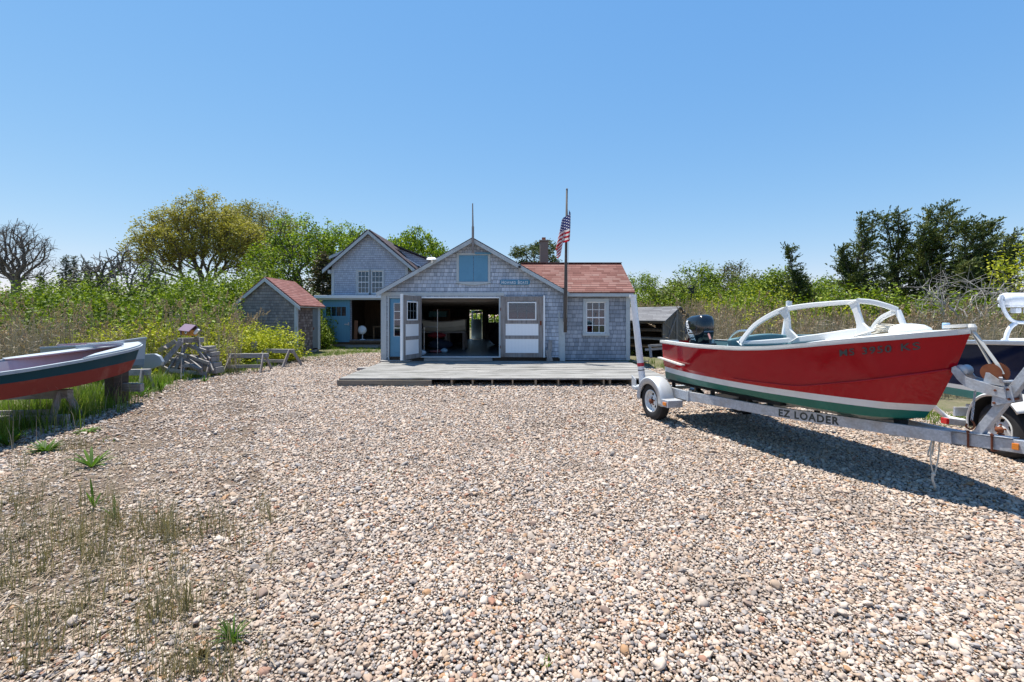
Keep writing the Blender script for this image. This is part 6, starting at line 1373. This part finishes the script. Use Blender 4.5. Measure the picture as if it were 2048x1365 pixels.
# far wood closing the horizon
def mound_leaves(n, blobs, g, top_bias=.4):
    tot = np.array([bl[1][0]*bl[1][2] for bl in blobs]); cnt = (n*tot/tot.sum()).astype(int)+8; C = []
    for bl, c_ in zip(blobs, cnt):
        d = unit(g.normal(size=(c_, 3))); d[:, 2] = np.abs(d[:, 2])*.85+.15; d = unit(d); rad = np.where(g.uniform(size=c_) < .72, g.uniform(.8, 1.05, c_), g.uniform(.45, .8, c_))
        lump_ = 1+.16*np.sin(d[:, 0]*7+bl[0][0])*np.cos(d[:, 2]*6+bl[0][1]*3)+.1*np.sin(d[:, 1]*11)
        C.append(np.array(bl[0])+d*(rad*lump_)[:, None]*np.array(bl[1]))
    C = np.concatenate(C); return C[C[:, 2] > .02]
g = np.random.default_rng(81)
bl = []
for i in range(70):
    px = -300+2700*i/70; D = 62+g.uniform(-6, 8); h_ = 3.2+1.8*g.uniform()+(1.6 if px < 300 or 1250 < px < 1300 else 0)
    bl.append(((XY(px, D)[0], D, 0), (3.2, 3, h_)))
C = mound_leaves(52000, bl, g); V, F = leaf_quads(C, .42, .7, g=g); tag(fast_mesh('far_wood', V, F, M['leaf_green']), 'distant low wood along the horizon', 'wood', kind='stuff')
# thickets: one mass of brush each side
def thicket(name, label, spec, n, leaf, size, seed, asp=.65):
    g = np.random.default_rng(seed); bl = []
    for (px0, px1, D0, D1, py0, py1, cnt, rad) in spec:
        for i in range(cnt):
            f = (i+g.uniform(.1, .9))/cnt; D = g.uniform(D0, D1); px = px0+(px1-px0)*f; h_ = Zat(py0+(py1-py0)*f+g.uniform(-12, 24), D)
            if h_ < .15: h_ = .15
            bl.append((((px-CX)/FPX*D, D, 0), (rad*g.uniform(.7, 1.2), rad*g.uniform(.7, 1.1), h_)))
    C = mound_leaves(n, bl, g); V, F = leaf_quads(C, size, asp, g=g); return tag(fast_mesh(name, V, F, M[leaf]), label, 'brush', kind='stuff')
thicket('green_thicket', 'mass of bright green brush behind the reeds on the left', [(-200, 130, 22, 27, 588, 572, 24, 1.0), (130, 560, 22, 27, 568, 550, 52, 1.0), (-150, 470, 18, 21.5, 594, 592, 75, .8), (-150, 420, 15.5, 17.5, 628, 630, 40, .6), (430, 640, 24, 28, 590, 600, 7, 1.5), (360, 480, 21, 24, 575, 560, 6, 1.5), (280,320,24,26,520,510,2,1.0)], 230000, 'leaf_green', .125, 91)
thicket('olive_thicket', 'olive brush rising below the spruces and oaks', [(150, 560, 29, 33, 564, 546, 26, 1.3), (-100, 150, 26, 30, 590, 578, 12, 1.3)], 42000, 'leaf_olive', .16, 92)
thicket('yellow_leaf_mass', 'low yellow green leafy ground cover along the left gravel edge', [(180, 470, 14.2, 15.8, 664, 668, 20, .7), (100, 262, 12.0, 13.0, 684, 688, 10, .55), (300, 560, 15.5, 18.5, 650, 655, 14, .9), (500, 575, 16.2, 17.8, 676, 682, 6, .6), (560, 580, 17.5, 19, 690, 700, 3, .5)], 84000, 'leaf_yellow', .085, 93)
thicket('right_thicket', 'mass of green brush behind the reeds on the right', [(1262, 1700, 26, 32, 572, 580, 38, 1.1), (1650, 2150, 17.5, 20, 582, 586, 34, .8), (1460, 1760, 20, 24, 594, 598, 24, .8), (2000, 2200, 13.5, 15, 590, 590, 4, .9)], 150000, 'leaf_green', .115, 94)
thicket('right_yellow_brush', 'yellow green brush among the reeds on the right', [(1380, 1700, 24, 28, 592, 580, 10, 1.4), (1500, 1900, 16.5, 19, 618, 605, 12, 1.0)], 26000, 'leaf_yellow', .10, 95)
thicket('shed_side_brush', 'small green brush around the sheds', [(596, 650, 24, 27, 640, 650, 4, .8), (636, 665, 24.5, 25.5, 690, 690, 4, .35), (1262, 1290, 19.5, 21, 700, 705, 3, .4)], 9000, 'leaf_green', .09, 96)
# reeds
def reeds(name, label, regions, seed):
    g = np.random.default_rng(seed); V = []; F = []; VP = []
    base = []; Hh = []
    for (px0, px1, D0, D1, n, h0, h1, pl) in regions:
        D = g.uniform(D0, D1, n); px = g.uniform(px0, px1, n); x = (px-CX)/FPX*D; base.append(np.stack([x, D, np.zeros(n)], 1)); Hh.append(np.stack([g.uniform(h0, h1, n)*(.75+.35*hn(np.stack([x, D], 1), .9, seed)), (g.uniform(size=n) < pl).astype(float)], 1))
    B_ = np.concatenate(base); Hh = np.concatenate(Hh); n = len(B_); h_ = Hh[:, 0]; lean = g.normal(size=(n, 2))*.11*h_[:, None]; lean[g.uniform(size=n) < .1] *= 3.2
    wd = g.uniform(.004, .0085, n); a = g.uniform(0, 3.14, n); sx = np.stack([np.cos(a), np.sin(a), 0*a], 1)*wd[:, None]
    mid = B_+np.column_stack([lean*.35, h_*.55]); top = B_+np.column_stack([lean, h_])
    V = np.stack([B_-sx, B_+sx, mid+sx*.8, mid-sx*.8, top+sx*.45, top-sx*.45], 1).reshape(-1, 3); o = np.arange(n)*6
    F = np.concatenate([np.stack([o, o+1, o+2, o+3], 1), np.stack([o+3, o+2, o+4, o+5], 1)])
    # narrow dead leaves up the stalk
    m = n*3; k_ = g.integers(0, n, m); f = g.uniform(.25, .95, (m, 1)); C = B_[k_]*(1-f)+top[k_]*f+g.normal(size=(m, 3))*.03; VL, FL_ = leaf_quads(C, .20, .07, g=g)
    ob_ = fast_mesh(name, np.concatenate([V, VL]), np.concatenate([F, FL_+len(V)]), M['reed']); tag(ob_, label, 'reeds', kind='stuff')
    idx = np.where(Hh[:, 1] > 0)[0]; per = 26; tt = np.repeat(top[idx], per, 0); f = g.uniform(0, 1, (len(tt), 1)); dr = np.repeat(np.column_stack([lean[idx]*1.0, h_[idx]*.5]), per, 0); dr = unit(dr)
    C = tt+dr*(f*.26-.04)+g.normal(size=(len(tt), 3))*np.array([.026, .026, .02])*(1.15-f); VL, FL_ = leaf_quads(C, .075, .3, dirs=dr, g=g)
    ob2 = fast_mesh(name.replace('reeds', 'reed_plumes'), VL, FL_, M['plume']); tag(ob2, label.replace('stalks', 'plumes'), 'reeds', kind='stuff')
reeds('left_reeds', 'dry tan reed stalks behind the skiffs on the left', [(-700, -200, 10, 15, 1500, 1.1, 1.8, .07), (-200, 150, 11.2, 14, 1900, 1.1, 1.8, .07), (150, 260, 12.5, 14, 260, .8, 1.5, .06), (-150, 480, 14, 18, 700, 1.4, 2.25, .45), (200, 480, 13.2, 17, 700, .7, 1.5, .12), (-100, 80, 9.6, 11.5, 450, .9, 1.4, .04), (440, 520, 18, 20, 160, 1.6, 2.2, .3)], 101)
reeds('right_reeds', 'dry tan reed stalks behind the motorboats on the right', [(1380, 2250, 12.5, 17, 6500, 1.3, 1.95, .09), (1390, 2200, 17, 23, 2600, 1.6, 2.4, .4), (1265, 1420, 23, 28, 1500, 1.6, 2.5, .35), (1800, 2300, 9.5, 12.5, 1800, 1.1, 1.6, .03)], 102)
# ------------------------------------------------------------------ grass, weeds and litter in the yard
def blades(P, h_, wd, lean, g, bend=.5):
    n = len(P); a = g.uniform(0, 6.28, n); dv = np.stack([np.cos(a), np.sin(a), 0*a], 1)*(lean*g.uniform(.2, 1.2, n)*h_)[:, None]; sa = a+1.57+g.normal(size=n)*.5; s = np.stack([np.cos(sa), np.sin(sa), 0*a], 1)*(wd*g.uniform(.6, 1.3, n)/2)[:, None]
    b_ = np.column_stack([P, np.zeros(n)]); m = b_+dv*.3+np.column_stack([np.zeros((n, 2)), h_*.6]); t = b_+dv+np.column_stack([np.zeros((n, 2)), h_])
    V = np.stack([b_-s, b_+s, m+s*.8, m-s*.8, t+s*.1, t-s*.1], 1).reshape(-1, 3); o = np.arange(n)*6; return V, np.concatenate([np.stack([o, o+1, o+2, o+3], 1), np.stack([o+3, o+2, o+4, o+5], 1)])
def gp(px, py): D = FPX*EYE/(py-CY); return ((px-CX)/FPX*D, D)
g = np.random.default_rng(111)
TF = [(40,1010,.35,60), (60,1080,.4,80), (90,1110,.4,110), (75,1150,.35,70), (130,1060,.3,50), (175,1120,.16,70), (185,1150,.12,40), (215,1065,.3,70), (250,1055,.35,80), (290,1060,.3,80), (330,1065,.22,70), (335,1085,.16,70), (305,1120,.3,40), (250,1130,.35,60), (270,1180,.3,50), (330,1160,.2,30), (20,1180,.3,40), (30,1050,.3,60),
      (400,1075,.15,40), (430,1060,.2,25), (480,1100,.3,30), (470,1060,.25,30), (520,1040,.3,30), (545,1050,.12,20), (360,1240,.3,60), (315,1240,.1,50), (420,1225,.25,50), (300,1220,.25,40), (60,1260,.3,40), (95,1245,.2,40), (30,1300,.3,40), (150,1235,.2,30), (350,1330,.3,50), (400,1350,.25,40), (290,1310,.12,30), (240,1180,.25,30), (180,1010,.5,40), (100,960,.5,30), (40,940,.4,30), (140,905,.3,60), (170,900,.2,30), (390,1330,.2,30), (500,1330,.3,30),(60,1340,.3,50), (470,1170,.3,30), (160,1290,.25,30)]
Pn = []; Hn = []
for (px, py, sp, n) in TF:
    x, y = gp(px, py); n = int(n*2.0); q_ = np.array([x, y])+g.normal(size=(n, 2))*sp*.45*[1, .7]; sub = g.integers(0, 7, n); cc = np.array([x, y])+g.normal(size=(7, 2))*sp*.33; mixm = g.uniform(size=n) < .9; q_[mixm] = cc[sub[mixm]]+g.normal(size=(mixm.sum(), 2))*.03
    Pn.append(q_); Hn.append(np.where(g.uniform(size=n) < .45, g.uniform(.03, .11, n), g.uniform(.12, .30, n))*(1.15 if py < 1150 else .95))
V, F = blades(np.concatenate(Pn), np.concatenate(Hn), .0034, .55, g); tag(fast_mesh('dry_grass', V, F, M['grass']), 'sparse olive and straw grass tufts in the left foreground gravel', 'grass', kind='stuff')
# straw and dead stems lying on the stones
n = 8500; P = np.column_stack([g.uniform(-5.6, -.55, n), g.uniform(1.8, 6.4, n)]); P = P[(P[:, 0] > -1.2*P[:, 1]) & (g.uniform(size=n) < np.clip((-P[:, 0]/P[:, 1]-.38)*1.9, 0.0, 1)*(.25+.75*hn(P, 1.6, 7)))]; n = len(P)
a = g.uniform(0, 3.14, n)*.9-.4; L_ = np.exp(g.normal(-2.7, .6, n)); dv = np.stack([np.cos(a), np.sin(a), g.normal(size=n)*.08], 1)*L_[:, None]; s = np.stack([-np.sin(a), np.cos(a), 0*a], 1)*(g.uniform(.0012, .0032, n))[:, None]; c = np.column_stack([P, g.uniform(.022, .04, n)])
fast = fast_mesh('straw_litter', np.stack([c-dv-s, c+dv-s, c+dv+s, c-dv+s], 1).reshape(-1, 3), np.arange(4*n).reshape(n, 4), M['straw']); tag(fast, 'dead straw and stems scattered over the foreground stones', 'litter', kind='stuff')
# grass along the edges and round the sheds
Pn = []; Hn = []
def along(pts, n, sp, h0, h1):
    pts = [np.array(gp(*q_)) for q_ in pts]
    for i in range(n):
        k_ = g.integers(0, len(pts)-1); p = pts[k_]+(pts[k_+1]-pts[k_])*g.uniform(); m = g.integers(5, 16); Pn.append(p+g.normal(size=2)*sp+g.normal(size=(m, 2))*.04); Hn.append(g.uniform(h0, h1, m))
along([(0, 880), (60, 850), (150, 840), (230, 800), (290, 775), (360, 760), (430, 752), (500, 738)], 330, .16, .08, .28); along([(20, 880), (200, 815), (300, 770)], 120, .3, .2, .5); along([(-60, 860), (60, 830), (200, 790), (290, 760)], 330, .45, .12, .4)
along([(575, 720), (640, 712), (690, 705), (760, 704)], 260, .45, .04, .14); along([(650, 700), (700, 695), (760, 700)], 260, .5, .04, .12); along([(1290, 722), (1330, 735), (1400, 745)], 60, .5, .08, .25); along([(1870, 850), (1930, 845), (1860, 835)], 90, .25, .06, .2); along([(480, 748), (560, 722)], 60, .3, .08, .3)
for (px, py) in ((210, 885), (1095, 1340), (470, 1290), (780, 950)): 
    x, y = gp(px, py); m = 26 if py < 1000 else 10; Pn.append(np.array([x, y])+g.normal(size=(m, 2))*(.12 if py < 1000 else .015)); Hn.append(g.uniform(.02, .07, m))
P9 = np.column_stack([g.uniform(-14, -7.3, 26000), g.uniform(1.5, 12, 26000)]); P9 = P9[g.uniform(size=len(P9)) < hn(P9, 1.1, 12)*.9]; P9 = P9[~inside(P9, GP2)]; Pn.append(P9); Hn.append(g.uniform(.04, .16, len(P9)))
V, F = blades(np.concatenate(Pn), np.concatenate(Hn), .009, .5, g); tag(fast_mesh('edge_grass', V, F, M['grass_green']), 'green grass along the gravel edge and beside the sheds', 'grass', kind='stuff')
# tall dead stalks among the skiff supports
Pn = np.column_stack([g.uniform(-8.2, -6.2, 90), g.uniform(5.6, 9.2, 90)]); Pn = Pn[Pn[:, 0] < -6.2-(Pn[:, 1]-5.5)*.28]; V, F = blades(Pn, g.uniform(.25, .75, len(Pn)), .007, .35, g); tag(fast_mesh('dead_stalks', V, F, M['straw']), 'dead stalks standing under the teal skiff', 'stalks', kind='stuff')
def weed(label, px, py, n, ln_, wd, up, seed, mat='weed'):
    g = np.random.default_rng(seed); x, y = gp(px, py); b = MB()
    for i in range(n):
        a = g.uniform(0, 6.28); l_ = ln_*1.3*g.uniform(.6, 1.1); el = g.uniform(up*.6, min(1.5, up*1.3)); dv = Vector((math.cos(a)*math.cos(el), math.sin(a)*math.cos(el), math.sin(el))); s = Vector((-math.sin(a), math.cos(a), 0)); rows = []
        for k_ in range(7):
            f = k_/6; w_ = wd*(math.sin(math.pi*min(1, f*.86+.08))**.9)*.5; c = Vector((x, y, .01))+dv*(l_*f)-Vector((0, 0, l_*.35*f*f*math.cos(el))); c.z = max(c.z, .012); rows.append([c-s*w_, c-Vector((0,0,w_*.35)), c+s*w_])
        b.grid(rows)
    tag(b.build('weed_plant', M[mat], loc=(x, y, 0), smooth=True), label, 'weed', 'broad leaved weeds in the gravel')
weed('long leaved weed at the far left picture edge', 18, 895, 17, .27, .045, .9, 1); weed('low spreading weed clump below the skiff', 92, 906, 44, .20, .028, .7, 2); weed('small dark weed just right of the low trestle', 176, 866, 34, .15, .035, .5, 3)
weed('bright weed with upright leaves on bare soil', 183, 938, 15, .24, .032, .75, 4); weed('two leaved sprout standing in the stones', 188, 1018, 6, .20, .02, 1.1, 5); weed('young green sprout above the grass tufts', 230, 1040, 4, .16, .02, 1.1, 6)
weed('green weed beside the timber under the bow', 283, 795, 22, .34, .03, .9, 7); weed('yellow green weed tuft near the bottom of the picture', 465, 1285, 40, .12, .008, .9, 8); weed('weed below the dark support post', 322, 783, 18, .3, .03, .9, 9)
weed('reddish small weed near the bottom left', 400, 1320, 8, .09, .018, .9, 10, 'leaf_brown'); weed('weed tuft at the foot of the weathered heap', 410, 765, 14, .22, .03, .9, 11)
